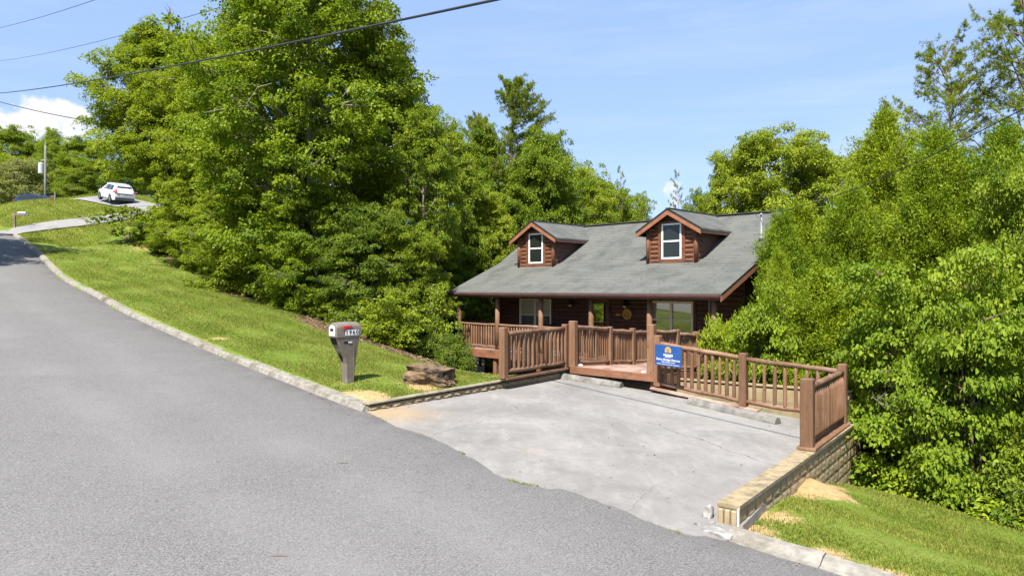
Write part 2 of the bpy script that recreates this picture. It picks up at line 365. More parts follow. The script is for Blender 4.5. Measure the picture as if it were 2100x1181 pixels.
def kerb_dist(xy):
    xy = np.atleast_2d(xy); w = np.empty(len(xy)); idx = np.empty(len(xy), int)
    for s in range(0, len(xy), 4000):
        d = ((xy[s:s+4000,None,:]-CP[None,:,:2])**2).sum(2); k = d.argmin(1); idx[s:s+4000] = k
        w[s:s+4000] = ((xy[s:s+4000]-CP[k,:2])*CN[k]).sum(1)
    return w, CP[idx,2], idx
L0 = np.array([-2.72,13.3]); AD = np.array([.817,-.577])
def pad_z(x, y): return -2.36-.068*((x-L0[0])*AD[0]+(y-L0[1])*AD[1])
CTRL = [(-2.3,22,-2.5),(-8,27.8,-1.18),(-16.7,36.5,.77),(-22.9,42.7,2.7),(-23,45,3.6),
 (2.3,24.5,-4.2),(-.6,27,-3.6),(-3.4,32.4,-3.4),(-12,41,-.8),(-18,48,2.0),(-8,45,-3),(0,40,-5.5),(10,42,-6.5),(22,40,-7),(-10,60,-1),(2,70,-6),(30,65,-8),(-20,58,3.5),
 (-.35,16.5,-2.2),(.7,18.2,-2.4),(-1.5,15,-2.2),(-1.9,16.2,-2.15),(-.6,18.5,-2.35),(-1.2,20.3,-2.5),(.6,20.5,-3.0),(1.8,20.6,-3.7),(3,22,-4.2),(4.5,20,-4.4),(6,17.3,-4.7),
 (1,14,-3.0),(3.5,13,-3.5),(0,12.5,-2.95),(2.5,10.5,-3.2),(4.3,14.6,-4.0),
 (4.1,9.8,-2.98),(5.35,11.6,-3.32),(6.3,13,-3.72),(7.15,14.3,-4.15),(7.9,12.6,-4.1),(8.5,11.2,-4.0),(6.36,9.5,-3.54),(5.6,10,-3.45),
 (9.2,14,-5.1),(10.2,12.2,-5.0),(8,17,-5.3),(11,10,-4.7),(13,8,-4.9),(14,14,-5.8),(16,20,-6.2),(12,25,-5.8),(8,25,-5),(9.5,20.5,-5.2),(7,21,-4.9),(20,10,-6),(25,25,-7),(13,33,-6.2),
 (-32.1,48,4.4),(-30,49,4.66),(-27,51,5.5),(-30.6,55,6.5),(-32.8,57,7.0),(-33.6,50.2,4.95),(-41.5,62,7.75),(-37,62,8.2),(-45.8,62,7.4),(-28,60,7.3),(-40,57,6.5),(-24,55,5.6),
 (-45,76,8.0),(-40,76,8.4),(-48.7,72,8.2),(-55,90,7.5),(-30,80,8),(-60,105,7.5),(-75,85,7),(-35,100,8),(-10,90,2),(-24,48,4.2),(-26,46.5,4.05),
 (0,0,-3.2),(-8,4,-2.6),(-18,12,-1.6),(-32,28,.8),(-50,45,3.4),(-70,60,5.2),(12,-6,-4),(-6,-8,-3.2),(40,45,-8),(45,10,-8),(10,110,-6)]
for i in range(0, len(CP), 22):
    p = CP[i]; n = CN[i]
    for w, dz in ((-4,0),(.35,.13),(2.8,.14)):
        if w == 2.8 and (i < 60 or p[0] < -30): continue
        if w > 0 and -2.6 < p[0] < 2.6: continue
        CTRL.append((p[0]+n[0]*w, p[1]+n[1]*w, p[2]+dz))
CT = np.array(CTRL)
def _U(r2): return np.where(r2 > 1e-12, r2*np.log(np.maximum(r2, 1e-12)), 0)
_n = len(CT); _K = _U(((CT[:,None,:2]-CT[None,:,:2])**2).sum(2))+np.eye(_n)*.6; _P = np.concatenate([np.ones((_n,1)), CT[:,:2]], 1)
_A = np.zeros((_n+3,_n+3)); _A[:_n,:_n] = _K; _A[:_n,_n:] = _P; _A[_n:,:_n] = _P.T
_w = np.linalg.solve(_A, np.concatenate([CT[:,2], np.zeros(3)]))
def tps(xy):
    o = np.empty(len(xy))
    for s in range(0, len(xy), 20000):
        q = xy[s:s+20000]; o[s:s+20000] = _U(((q[:,None,:]-CT[None,:,:2])**2).sum(2)) @ _w[:_n] + _w[_n] + q @ _w[_n+1:]
    return o
def base_z(xy):
    """the bare ground, without the cut for road and pad"""
    xy = np.atleast_2d(np.asarray(xy, float)); z = tps(xy)
    r = np.hypot(xy[:,0], xy[:,1]-40); t = sstep(60, 130, r)
    z = np.clip(z, -11, 11)*(1-t)+t*np.clip(-6-(xy[:,0])*.09, -9, 8)
    z += .2*np.exp(-((xy[:,0]-4.78)**2+(xy[:,1]-10.85)**2)/.2)      # soil heaped against the wall
    z += .035*np.sin(xy[:,0]*9+xy[:,1]*4)*np.sin(xy[:,1]*8-xy[:,0]*3)*np.exp(-((xy[:,0]-4.78)**2+(xy[:,1]-10.85)**2)/.4)
    z += .05*np.exp(-((xy[:,0]+2.95)**2+(xy[:,1]-14.0)**2)/.25)
    return z
def gz(x, y): return float(base_z([[x, y]])[0])
# pad outline
MOUTH_PX = [(752,846),(800,868),(880,897),(930,921),(975,945),(1020,975),(1062,992),(1110,1000),(1150,1005),(1195,1018),(1240,1034),(1290,1052),(1330,1072),(1375,1086),(1430,1099),(1470,1106),(1496,1109)]
def on_pad(px, py, dz=0):
    # point where the sight line of a pixel meets the pad's plane
    d = np.array([(px-1050)/F, 1.0, (590.5-py)/F]); k = -.068
    # z = -2.36 + k*((x-L0x)*ADx+(y-L0y)*ADy)+dz
    t = (-2.36+dz-k*(L0 @ AD))/(d[2]-k*(d[0]*AD[0]+d[1]*AD[1])); return d*t
MOUTH = [on_pad(*p)[:2] for p in MOUTH_PX]
BACK0, BACK1 = np.array([1.28,18.55]), np.array([6.72,14.22])
def pad_row(n=41, m=25):
    ms = np.array(MOUTH); u = np.linspace(0, 1, len(ms)); uu = np.linspace(0, 1, n)
    mx = np.interp(uu, u, ms[:,0]); my = np.interp(uu, u, ms[:,1])
    mx = mx+.03*np.sin(uu*57)*np.sin(uu*23); my = my+.03*np.sin(uu*49+1)
    my = my-.0*uu; bx = np.interp(uu, [0,.5,1], [BACK0[0],3.95,BACK1[0]]); by = np.interp(uu, [0,.5,1], [BACK0[1],16.7,BACK1[1]])
    X = np.empty((n,m)); Y = np.empty((n,m)); Zz = np.empty((n,m))
    rz = kerb_dist(np.stack([mx,my],1))[1]
    for j in range(m):
        t = j/(m-1); X[:,j] = mx+(bx-mx)*t; Y[:,j] = my+(by-my)*t
        s = min(1, t*3); Zz[:,j] = (rz+.014)*(1-s)+pad_z(X[:,j],Y[:,j])*s+.012*s
        wq, kq, _ = kerb_dist(np.stack([X[:,j],Y[:,j]],1)); Zz[:,j] = np.where(wq < .45, np.maximum(Zz[:,j], kq+.02*min(1,t*3)+.014), Zz[:,j])
    return X, Y, Zz
PX_, PY_, PZ_ = pad_row()
def _c(px,py): q = on_pad(px,py); return (q[0],q[1],0)
CRACKS = [(_c(1335,868),_c(1585,955),.014,.8),(_c(888,893),_c(985,862),.011,.7),(_c(985,862),_c(1075,848),.009,.5),(_c(1290,1050),_c(1335,1000),.01,.4),(_c(1400,985),_c(1440,1000),.008,.4)]
M['pad'] = padmat()
def in_poly(xy, poly):
    x, y = xy[:,0], xy[:,1]; c = np.zeros(len(xy), bool); n = len(poly)
    for i in range(n):
        x0, y0 = poly[i]; x1, y1 = poly[(i+1) % n]
        with np.errstate(divide='ignore', invalid='ignore'):
            h = ((y0 > y) != (y1 > y)) & (x < (x1-x0)*(y-y0)/(y1-y0)+x0)
        c ^= h
    return c
PADPOLY = [tuple(p) for p in np.stack([PX_[:,0],PY_[:,0]],1)]+[tuple(p) for p in np.stack([PX_[::-1,-1],PY_[::-1,-1]],1)]
DRIVE = catmull([(-35.4,45.2,0),(-33.2,47.0,0),(-31,48.5,0),(-28.6,49.8,0),(-26.9,51.4,0),(-27.3,53.4,0),(-30,55.4,0),(-33,57.8,0),(-37.5,61.2,0)], .4)
def drive_dist(xy):
    o = np.empty(len(xy))
    for s in range(0, len(xy), 8000): o[s:s+8000] = np.sqrt(((xy[s:s+8000,None,:]-DRIVE[None,:,:2])**2).sum(2).min(1))
    return o
CREST = [(6.95,14.4),(7.9,12.7),(8.6,11.3),(10.2,8.6),(14,2)]
def right_of_crest(xy):
    """signed distance past the crest of the near lawn (positive = wooded side)"""
    o = np.full(len(xy), -99.)
    best = np.full(len(xy), 1e9)
    for (x0,y0),(x1,y1) in zip(CREST[:-1], CREST[1:]):
        d = np.array([x1-x0,y1-y0]); L = np.hypot(*d); d /= L; n = np.array([-d[1], d[0]])
        r = xy-np.array([x0,y0]); t = np.clip(r @ d, 0, L); dist = np.hypot(*(r-t[:,None]*d).T); s = np.sign(r @ n)
        k = dist < best; o[k] = (dist*s)[k]; best[k] = dist[k]
    return o
def masks(xy):
    w, kz, idx = kerb_dist(xy); x, y = xy[:,0], xy[:,1]
    dirt = np.zeros(len(xy))
    for cx, cy, r, s in ((4.78,10.85,.5,1.3),(5.2,11.5,.35,.9),(4.3,10.15,.35,.7),(3.4,9.0,.42,.75),(2.95,8.35,.35,.8),(-2.98,13.95,.52,1.15),(-2.6,13.75,.4,1),(-8.3,19.7,.32,.7),
                         (-1.95,15.2,.45,.8),(-2.5,15.4,.3,.5),(-3.62,15.0,.35,.6),(3.5,7.65,.26,.8),(4.4,6.75,.28,.7),(5.3,6.1,.28,.7),(3.0,8.1,.28,.6),(-20,38.5,2.0,.42),(-22,43,2.2,.6),(-25,41,1.4,.42),(-.5,17.2,.5,.6)):
        dirt = np.maximum(dirt, s*np.exp(-((x-cx)**2+(y-cy)**2)/(r*r)*.7))
    dirt = np.maximum(dirt, .62*sstep(.75,.3,w)*(w > 0)*(x > 2.3)); dirt = np.maximum(dirt, .3*sstep(.6,.3,w)*(w > 0))
    edge_w = 5.7+.5*np.sin(y*.7)+.5*np.sin(x*1.1)
    lit = sstep(edge_w-.6, edge_w+.9, w)*(x < 1.2)*(y > 16)*(y < 47+x*.0)*(x > -26)
    lit = np.maximum(lit, (x >= 1.2)*(y > 15.5)*1.0)
    lit = np.maximum(lit, sstep(-.1,.7,right_of_crest(xy))*(x > 3)*(y < 60))
    lit = np.maximum(lit, 1.0*(y > 64+.0*x)*(x > -36)); lit = np.maximum(lit, 1.0*(y > 82))
    lit = np.maximum(lit, 1.0*(x > -22)*(y > 44))
    lit = np.maximum(lit, .6*sstep(2.2,.2,np.hypot(x+.3, y-18.6)))
    return w, kz, dirt, lit
def axis(segs):
    o = []
    for a, b, s in segs: o += list(np.arange(a, b, s))
    o.append(segs[-1][1]); return np.array(o)
gx = axis([(-900,-120,60),(-120,-60,3),(-60,-34,.6),(-34,-14,.28),(-14,10,.16),(10,30,.6),(30,120,3),(120,901,60)])
gy = axis([(-300,-30,45),(-30,2,1.6),(2,6,.5),(6,24,.16),(24,46,.28),(46,66,.6),(66,120,1.5),(120,200,8),(200,1500,90)])
GX, GY = np.meshgrid(gx, gy, indexing='ij'); xy = np.stack([GX.ravel(), GY.ravel()], 1)
zz = base_z(xy); w_, kz_, dirt_, lit_ = masks(xy)
inside = (w_ < .1) & (w_ > -9.4) & (np.hypot(xy[:,0], xy[:,1]) < 110)
zz = np.where(inside, np.minimum(zz, kz_-.09), zz)
zz = np.where((w_ <= -9.4) & (np.hypot(xy[:,0], xy[:,1]) < 90), np.minimum(zz, kz_+.05), zz)
ip = in_poly(xy, PADPOLY); zz = np.where(ip, np.minimum(zz, pad_z(xy[:,0], xy[:,1])-.12), zz)
dd = drive_dist(xy); zz = np.where(dd < 1.7, zz-.06, zz)
far = np.hypot(xy[:,0], xy[:,1]-30)
bump = .02*np.sin(xy[:,0]*2.1+xy[:,1]*1.3)*np.sin(xy[:,1]*1.7)*(w_ > .6)*(far < 60)
ground = np_mesh('ground', np.concatenate([xy, (zz+bump)[:,None]], 1), grid_faces(len(gx), len(gy)), M['ground'], smooth=True)
fattr(ground, 'dirt', dirt_); fattr(ground, 'litter', lit_); tag(ground, kind='structure')

# road: a sheet running along the kerb line
offs = np.concatenate([[-.12,0,.15,.3,.5,.8,1.2,1.7], np.linspace(2.0,9.2,22)]); rn = len(CP)
rc = CP[:,None,:2]-CN[:,None,:]*offs[None,:,None]; rzz = np.repeat(CP[:,2][:,None], len(offs), 1)
rzz = rzz+.03*np.sin(np.clip(offs/8,0,1)*math.pi)[None,:]
road = np_mesh('road', np.concatenate([rc, rzz[:,:,None]], 2).reshape(-1,3), grid_faces(rn, len(offs)), M['asphalt'], smooth=True)
ed = np.repeat((.85*np.exp(-np.clip(offs,0,9)/.55))[None,:], rn, 0); fattr(road, 'edge', ed.ravel()); fattr(road, 'track', np.repeat((.25*(np.exp(-((offs-2.2)/.45)**2)+np.exp(-((offs-3.9)/.45)**2)+np.exp(-((offs-6.2)/.5)**2)))[None,:], rn, 0).ravel()); tag(road, kind='structure')

# parking pad
n_, m_ = PX_.shape
pco = np.stack([PX_,PY_,PZ_], 2).reshape(-1,3)
pf = grid_faces(n_, m_)
ring = [i*m_ for i in range(n_)]+[(n_-1)*m_+j for j in range(1,m_)]+[i*m_+m_-1 for i in range(n_-2,-1,-1)]+[j for j in range(m_-2,0,-1)]
sk = pco[ring].copy(); sk[:,2] -= .5; base = len(pco); R_ = len(ring)
sf = np.array([(ring[i], ring[(i+1)%R_], base+(i+1)%R_, base+i) for i in range(R_)])
pad = np_mesh('parking_pad', np.concatenate([pco, sk]), np.concatenate([pf, sf]), M['pad'])
pxx = np.concatenate([pco, sk]); st = .8*np.exp(-((pxx[:,0]+2.3)**2+(pxx[:,1]-13.2)**2)/.5)
st = np.maximum(st, .5*np.exp(-((pxx[:,0]-.25)**2+(pxx[:,1]-11.0)**2)/.015)); fattr(pad, 'stain', st); tag(pad, kind='structure')
# moss and grit along the joint between road and pad
# kerbs
def kerb(name, i0, i1, prof=((-.02,-.12),(0,.0),(.04,.085),(.07,.115),(.24,.125),(.265,.105),(.29,-.15))):
    mb = MB()
    i = i0
    while i < i1:
        j = min(i1, i+12); rows = []
        h = random.uniform(-.012,.012)
        for k in range(i, j+1):
            c = CP[k]; t = np.array([-CN[k][1], CN[k][0]]); sh = .006 if k == i else (-.006 if k == j else 0)
            jig = random.uniform(-.006,.006)
            rows.append([(c[0]+CN[k][0]*(a+jig)+t[0]*sh, c[1]+CN[k][1]*(a+jig)+t[1]*sh, c[2]+b+(h if b > .05 else 0)) for a, b in prof])
        n = len(prof); vs = [p for r in rows for p in r]
        fs = [(r*n+k, r*n+k+1, (r+1)*n+k+1, (r+1)*n+k) for r in range(len(rows)-1) for k in range(n-1)]
        fs += [tuple(range(n)), tuple((len(rows)-1)*n+k for k in range(n))]
        mb.add(vs, fs); i = j
    o = mb.build(name, M['kerb']); tag(o, kind='structure'); return o
k3 = int(np.argmin(np.hypot(CP[:,0]-2.5, CP[:,1]-7.9))); k5 = int(np.argmin(np.hypot(CP[:,0]+2.83, CP[:,1]-13.18)))
kd = int(np.argmin(np.hypot(CP[:,0]+32.6, CP[:,1]-45.3)))
kerb('kerb', 0, k3, ((-.09,-.1),(-.08,.006),(.0,.018),(.06,.05),(.1,.07),(.2,.08),(.23,.06),(.24,-.2))); kerb('kerb', k5, kd)
# far driveway
ov = np.array([-1.3,-.65,0,.65,1.3]); dt = np.gradient(DRIVE[:,:2], axis=0); dt /= np.linalg.norm(dt, axis=1)[:,None]; dn = np.stack([dt[:,1], -dt[:,0]], 1)
dxy = (DRIVE[:,None,:2]+dn[:,None,:]*ov[None,:,None]).reshape(-1,2)
dz = base_z(dxy)+.04; dw, dkz, _ = kerb_dist(dxy); dz = np.where(dw < .3, np.maximum(dkz+.05, np.minimum(dz, dkz+.1)), dz)
drv = np_mesh('driveway', np.concatenate([dxy, dz[:,None]], 1), grid_faces(len(DRIVE), len(ov)), M['drive'], smooth=True)
tag(drv, kind='structure'); fattr(drv, 'edge', np.zeros(len(dxy)))

# ------------------------------------------------------------------ walls round the pad
def block_wall(name, p0, p1, top0, top1, bot, thick, side, course=.2, blk=.4, rough=.008, cap=.05):
    """p0->p1 is the visible outer face line; side = unit vector out of the face"""
    root = empty(name, (0,0,0)); p0 = np.array(p0); p1 = np.array(p1); d = p1-p0; L = np.linalg.norm(d); d /= L; side = np.array(side)
    mb = MB(); core = MB(); rnd = random.Random(11)
    q = p0-side*.015; q1 = p1-side*.015; bk = -side*(thick-.015)
    core.add([(q[0],q[1],bot),(q1[0],q1[1],bot),(q1[0]+bk[0],q1[1]+bk[1],bot),(q[0]+bk[0],q[1]+bk[1],bot),
              (q[0],q[1],top0-.06),(q1[0],q1[1],top1-.06),(q1[0]+bk[0],q1[1]+bk[1],top1-.06),(q[0]+bk[0],q[1]+bk[1],top0-.06)],
             [(0,1,2,3),(4,5,6,7),(0,1,5,4),(1,2,6,5),(2,3,7,6),(3,0,4,7)])
    z_lo = max(bot, min(top0,top1)-3); nc = int((max(top0,top1)-z_lo)/course)+1
    for c in range(nc):
        x = -rnd.random()*blk if c % 2 else -.02
        while x < L:
            x0 = max(0, x)+.006; x1 = min(L, x+blk*rnd.uniform(.85,1.15))-.006; x = x1+.006
            if x1-x0 < .05: continue
            nu, nv = max(2, int((x1-x0)/.08)), 4; vs = []
            for iu in range(nu+1):
                for iv in range(nv+1):
                    u = lerp(x0, x1, iu/nu); tp = lerp(top0, top1, u/L)-.075-c*course; v = lerp(tp, tp-course+.012, iv/nv)
                    edge = iu in (0,nu) or iv in (0,nv)
                    o = -.007 if edge else rnd.uniform(0, rough)
                    p = p0+d*u+side*o; vs.append((p[0],p[1],v))
            fs = [(a*(nv+1)+b, (a+1)*(nv+1)+b, (a+1)*(nv+1)+b+1, a*(nv+1)+b+1) for a in range(nu) for b in range(nv)]
            mb.add(vs, fs)
    core.build('mortar_core', M['mortar'], root); mb.build('block_face', M['block'], root, fix=False)
    cp = MB(); nseg = int(L/.3)
    e = side*.025; b2 = -side*(thick+.01)
    for i in range(nseg):
        a0 = p0+d*(L*i/nseg); a1 = p0+d*(L*(i+1)/nseg); t0 = lerp(top0,top1,i/nseg); t1 = lerp(top0,top1,(i+1)/nseg)
        qs = []
        for a, t in ((a0,t0),(a1,t1)):
            for off, dz in ((e,-cap),(e,0),(b2,0),(b2,-cap)): qs.append((a[0]+off[0],a[1]+off[1],t+dz))
        fs = [(0,1,5,4),(1,2,6,5),(2,3,7,6),(3,0,4,7)]
        if i == 0: fs.append((3,2,1,0))
        if i == nseg-1: fs.append((4,5,6,7))
        cp.add(qs, fs)
    cp.build('coping', M['edging_top' if name == 'edging_wall' else 'coping'], root, fix=True)
    bm_ = MB(); f0 = p0+side*.027; f1 = p1+side*.027
    bm_.add([(f0[0],f0[1],top0-.012),(f1[0],f1[1],top1-.012),(f1[0],f1[1],top1-cap+.004),(f0[0],f0[1],top0-cap+.004)], [(0,1,2,3)])
    if name == 'retaining_wall' and cap > .045: bm_.build('grey_edge_band', M['mortar'], root, fix=False)
    return root
WD = np.array([.589,.808]); WN = np.array([.808,-.589])
WE = np.array([2.70,8.28]); WC = WE+WD*8.72
rw = block_wall('retaining_wall', WE, WC, -2.60, -2.815, -4.8, .24, WN)
tag(rw, 'tan split block retaining wall with a smooth coping down the right side of the parking pad', 'wall')
# end face of that wall, three upright stones
mb = MB(); e0 = WE-WN*.24
for k in range(3):
    a = lerp(0, .24, k/3)+.008; b = lerp(0, .24, (k+1)/3)-.008; c = e0+WN*(a+b)/2-WD*.015
    Rm = Matrix((Vector((*WN,0)), Vector((*WD,0)), Vector((0,0,1)))).transposed()
    mb.box((c[0],c[1],-2.765), (b-a,.05,.2), Rm)
mb.build('end_stones', M['block'], rw, bevel=.01)
mb = MB(); c = e0+WN*.12-WD*.012
mb.box((c[0],c[1],-2.96), (.25,.05,.19), Rm); mb.build('footing', M['mortar'], rw, bevel=.012)
mb = MB(); c = WE+WN*.012-WD*.02
mb.box((c[0],c[1],-2.82), (.022,.05,.38), Rm); mb.build('white_mortar_joint', M['label'], rw, bevel=.008)
bw0 = np.array([4.15,18.6]); bw1 = np.array([7.6,15.5]); bd = (bw1-bw0)/np.linalg.norm(bw1-bw0)
back = block_wall('retaining_wall', bw1+np.array([0,0]), bw0, -2.315, -2.41, -6, .2, (-.668,-.744), .4, .9, .004, .03)
for ch in back.children: ch.data.materials.clear(); ch.data.materials.append(M['plain_block'])
tag(back, 'plain tan retaining wall standing behind the sloping log railing of the parking pad', 'wall')
ed0 = np.array([-2.78,13.22]); ed1 = np.array([1.36,18.42]); edd = (ed1-ed0)/np.linalg.norm(ed1-ed0)
edn = np.array([edd[1], -edd[0]])
edge = block_wall('edging_wall', ed0+edn*.06, ed1+edn*.06, -2.20, -2.17, -2.7, .17, edn, .1, .3, .03, .025)
tag(edge, 'low tan stone edging wall between the lawn and the left side of the parking pad', 'wall')

# broken concrete lump and rubble at the wall end
def lump(name, loc, size, seed, mat, sub=3, rough=.3, flat=None, parent=None):
    bm = bmesh.new(); bmesh.ops.create_icosphere(bm, subdivisions=sub, radius=1)
    for v in bm.verts:
        p = v.co.copy(); q = Vector([max(-.72, min(.72, c)) for c in p])/.72
        n1 = mnoise.noise(p*1.3+Vector((seed,0,0))); n2 = mnoise.noise(p*4+Vector((0,seed,0)))
        q *= 1+rough*n1+rough*.4*n2
        v.co = Vector((q.x*size[0], q.y*size[1], q.z*size[2]))
    me = bpy.data.meshes.new(name); bm.to_mesh(me); bm.free(); me.materials.append(mat)
    o = bpy.data.objects.new(name, me); COL.objects.link(o); o.location = loc
    if parent: o.parent = parent
    return o
for px, py, sz, sd, lb in ((1454,1062,(.07,.05,.09),1,'pale broken concrete chunk leaning by the end of the block wall, tallest of the rubble'),
                           (1431,1078,(.04,.035,.025),2,'small round pale stone lying on the pad near the wall end'),
                           (1462,1074,(.03,.025,.022),4,'tiny broken stone tucked against the foot of the wall end')):
    p = on_pad(px, py); o = lump('rubble_chunk', (p[0],p[1],kerb_dist(p[None,:2])[1][0]+sz[2]*.8), sz, sd, M['rubble'], 2, .35); o.rotation_euler = (.1,.2,sd)
    tag(o, lb, 'rubble', 'broken concrete by the wall end')
p = on_pad(1466,1096); kz0 = kerb_dist(p[None,:2])[1][0]
o = lump('concrete_lump', (p[0]+.03,p[1]+.03,kz0+.0), (.18,.1,.042), 9, M['rubble'], 3, .3); o.rotation_euler = (0,.03,-.7)
tag(o, 'flat lump of crumbled concrete where the kerb meets the pad at the wall end', 'rubble')
# ------------------------------------------------------------------ log railings
def post(p, h, root, w=.165, ang=0, name='post', mat='wood'):
    mb = MB(); R = Matrix.Rotation(ang, 3, 'Z')
    mb.box((p[0],p[1],p[2]+h/2), (w,w,h), R); return mb.build(name, M[mat], root, bevel=.014)
def log(p0, p1, r, root, name, mat='rail', wob=.012, seg=7, rnd=random):
    p0 = Vector(p0); p1 = Vector(p1); pts = []
    for i in range(seg+1):
        q = p0.lerp(p1, i/seg)+Vector((rnd.uniform(-wob,wob), rnd.uniform(-wob,wob), rnd.uniform(-wob,wob)))
        pts.append(q)
    mb = MB(); mb.tube(pts, [r*rnd.uniform(.9,1.1) for _ in pts], 9); return mb.build(name, M[mat], root, smooth=True)
def baluster(p, h, r, root, lean=(0,0), mat='wood', flat=1.0):
    mb = MB(); x, y, z = p; lx, ly = lean
    k = random.uniform(.88,1.1)*r
    pts = [(x,y,z),(x,y,z+.05),(x+lx*.5,y+ly*.5,z+h*.5),(x+lx*.85,y+ly*.85,z+h-.13),(x+lx,y+ly,z+h)]
    mb.tube(pts, [k*.8,k,k*random.uniform(.95,1.05),k*.92,k*.4], 8)
    return mb.build('baluster', M[mat], root, smooth=True)
def rail_bay(root, a, b, zt, zb, n, rr=.052, br=.038, inset=.1, gap=.0, endpad=None, hb=None, side=(0,0)):
    """a,b: (x,y,z) foot points of two neighbouring posts; zt/zb: height of top and bottom rail above the foot"""
    a = Vector(a); b = Vector(b); d = (b-a); L = d.length; u = d/L
    log(a+u*inset*.5+Z*zt, b-u*inset*.5+Z*zt, rr, root, 'top_rail'); log(a+u*inset*.5+Z*zb, b-u*inset*.5+Z*zb, rr*.95, root, 'bottom_rail')
    for i in range(n):
        t = (i+.5)/n*(L-2*inset)+inset; p = a+u*t
        baluster((p.x+side[0],p.y+side[1],p.z+zb-.0), zt-zb-.0, br, root, (random.uniform(-.008,.008), random.uniform(-.008,.008)))
def sill(root, a, b, w=.19, h=.045, dz=.0, off=(0,0), mat='wood'):
    mb = MB(); o = Vector((off[0],off[1],dz)); mb.beam(Vector(a)+o, Vector(b)+o, w, h); return mb.build('sill_board', M[mat], root, bevel=.006)

# left railing of the pad
FA, FB = Vector((-.2,16.2,-2.12)), Vector((1.43,18.42,-2.13))
fl = empty('log_railing', FA); tag(fl, 'log railing with wide pointed balusters between lawn and pad, left of the footbridge', 'railing', 'log railings round the parking pad')
def rel(o, *ps): return [Vector(p)-o.location for p in ps]
a, b = rel(fl, FA, FB); ang = math.atan2(b.y-a.y, b.x-a.x)
post(a, 1.2, fl, .17, ang); post(b+Vector((-.02,-.03,0)), 1.17, fl, .15, ang)
rail_bay(fl, a, b, 1.05, .16, 13, .06, .05, .12)
sill(fl, a+Vector((0,0,-.01)), b+Vector((0,0,-.01)), .2, .05)
# sloping railing with the sign
S1, S2, S3, S4 = Vector((3.58,17.0,-2.41)), Vector((5.2,15.56,-2.64)), Vector((6.73,14.1,-2.745)), Vector((4.93,11.55,-2.665))
fs_ = empty('log_railing', S1); tag(fs_, 'sloping two bay log railing with round balusters that carries the blue sign', 'railing', 'log railings round the parking pad')
a, b, c = rel(fs_, S1, S2, S3); ang = math.atan2((b-a).y, (b-a).x)
post(a, 1.25, fs_, .165, ang); post(b-Z*.02, 1.2, fs_, .17, ang); post(c, 1.2, fs_, .17, ang+.1)
rail_bay(fs_, a, b, 1.055, .09, 11, .056, .042, .13); rail_bay(fs_, b, c, 1.04, .1, 8, .056, .042, .14)
sill(fs_, a+Vector((-.12,.02,-.04)), b+Vector((.28,-.25,-.07)), .2, .045, 0, (-.04,-.05), 'deckwood')
# right railing on the retaining wall
fr = empty('log_railing', S4); tag(fr, 'short log railing with tight flat balusters standing on the right retaining wall', 'railing', 'log railings round the parking pad')
a, b = rel(fr, S4, S3); ang = math.atan2((b-a).y, (b-a).x)
post(a+Z*.0, 1.16, fr, .205, ang)
b2 = b+(a-b).normalized()*.09
sill(fr, a+(a-b).normalized()*.12, b+Z*-.02, .3, .05, -.0)
log(a+Z*1.0, b2+Z*1.02, .06, fr, 'top_rail'); log(a+Z*.12, b2+Z*.16, .055, fr, 'bottom_rail')
for i in range(17):
    t = (i+.8)/17.6; p = a.lerp(b2, t)+Vector((.03,-.02,0)); mb = MB()
    h = lerp(1.0,1.02,t); ww = random.uniform(.042,.056)
    mb.tube([(p.x,p.y,p.z+.13),(p.x,p.y,p.z+.2),(p.x,p.y,p.z+h-.2),(p.x-.02,p.y+.012,p.z+h-.03)], [ww*.85,ww,ww,ww*.45], 7)
    mb.build('baluster', M['wood'], fr, smooth=True)

# footbridge
G1, G2 = Vector((1.62,18.32,-2.07)), Vector((3.46,17.16,-2.13))
BE = -2.43
BD = Vector((.6,.8,0))
br = empty('footbridge', (1.62,18.32,-2.07)); tag(br, 'wooden footbridge with log railings ramping down from the parking pad to the cabin porch', 'footbridge')
o0 = br.location.copy()
gl = [G1, Vector((2.8,19.9,-2.21)), Vector((3.66,21.05,-2.32)), Vector((4.45,22.15,BE+.02))]
gr = [G2, Vector((4.36,18.36,-2.2)), Vector((5.16,19.43,-2.32)), Vector((5.92,20.46,BE+.02))]
L_ = [p-o0 for p in gl]; R_g = [p-o0 for p in gr]
ang = math.atan2(BD.y, BD.x)
post(L_[0]-Z*.02, 1.22, br, .185, ang); post(R_g[0]-Z*.05, 1.28, br, .185, ang)
for p in L_[1:3]+R_g[1:3]: post(p, 1.1, br, .15, ang)
for (P, ns) in ((L_, (14,13,12)), (R_g, (13,12,11))):
    for k in range(3):
        rail_bay(br, P[k], P[k+1], .98 if k else 1.03, .09, ns[k], .06, .027, .09)
mb = MB(); nb = 30
for i in range(nb):
    t0, t1 = i/nb, (i+1)/nb-.004
    def pt(P, t):
        s = t*3; k = min(2, int(s)); return P[k].lerp(P[k+1], s-k)
    q = [pt(L_,t0), pt(L_,t1), pt(R_g,t1), pt(R_g,t0)]; dzr = random.uniform(-.004,.004)
    mb.add([p+Z*dzr for p in q]+[p+Z*(dzr-.04) for p in q], [(0,1,2,3),(7,6,5,4),(0,4,5,1),(1,5,6,2),(2,6,7,3),(3,7,4,0)])
mb.build('deck', M['deckwood'], br)
rd = (G2-G1).normalized(); nf = Vector((-.6,-.8,0))*.07
mb = MB(); mb.beam(G1-o0+nf-Z*.085-rd*.1+rd*.05, G2-o0+nf-Z*.085+rd*.1, .045, .19); mb.build('rim_board', M['rim'], br, bevel=.006)
mb = MB()
for P in (L_, R_g):
    for k in range(3): mb.beam(P[k]-Z*.19, P[k+1]-Z*.19, .06, .26)
mb.build('joist', M['wood'], br)
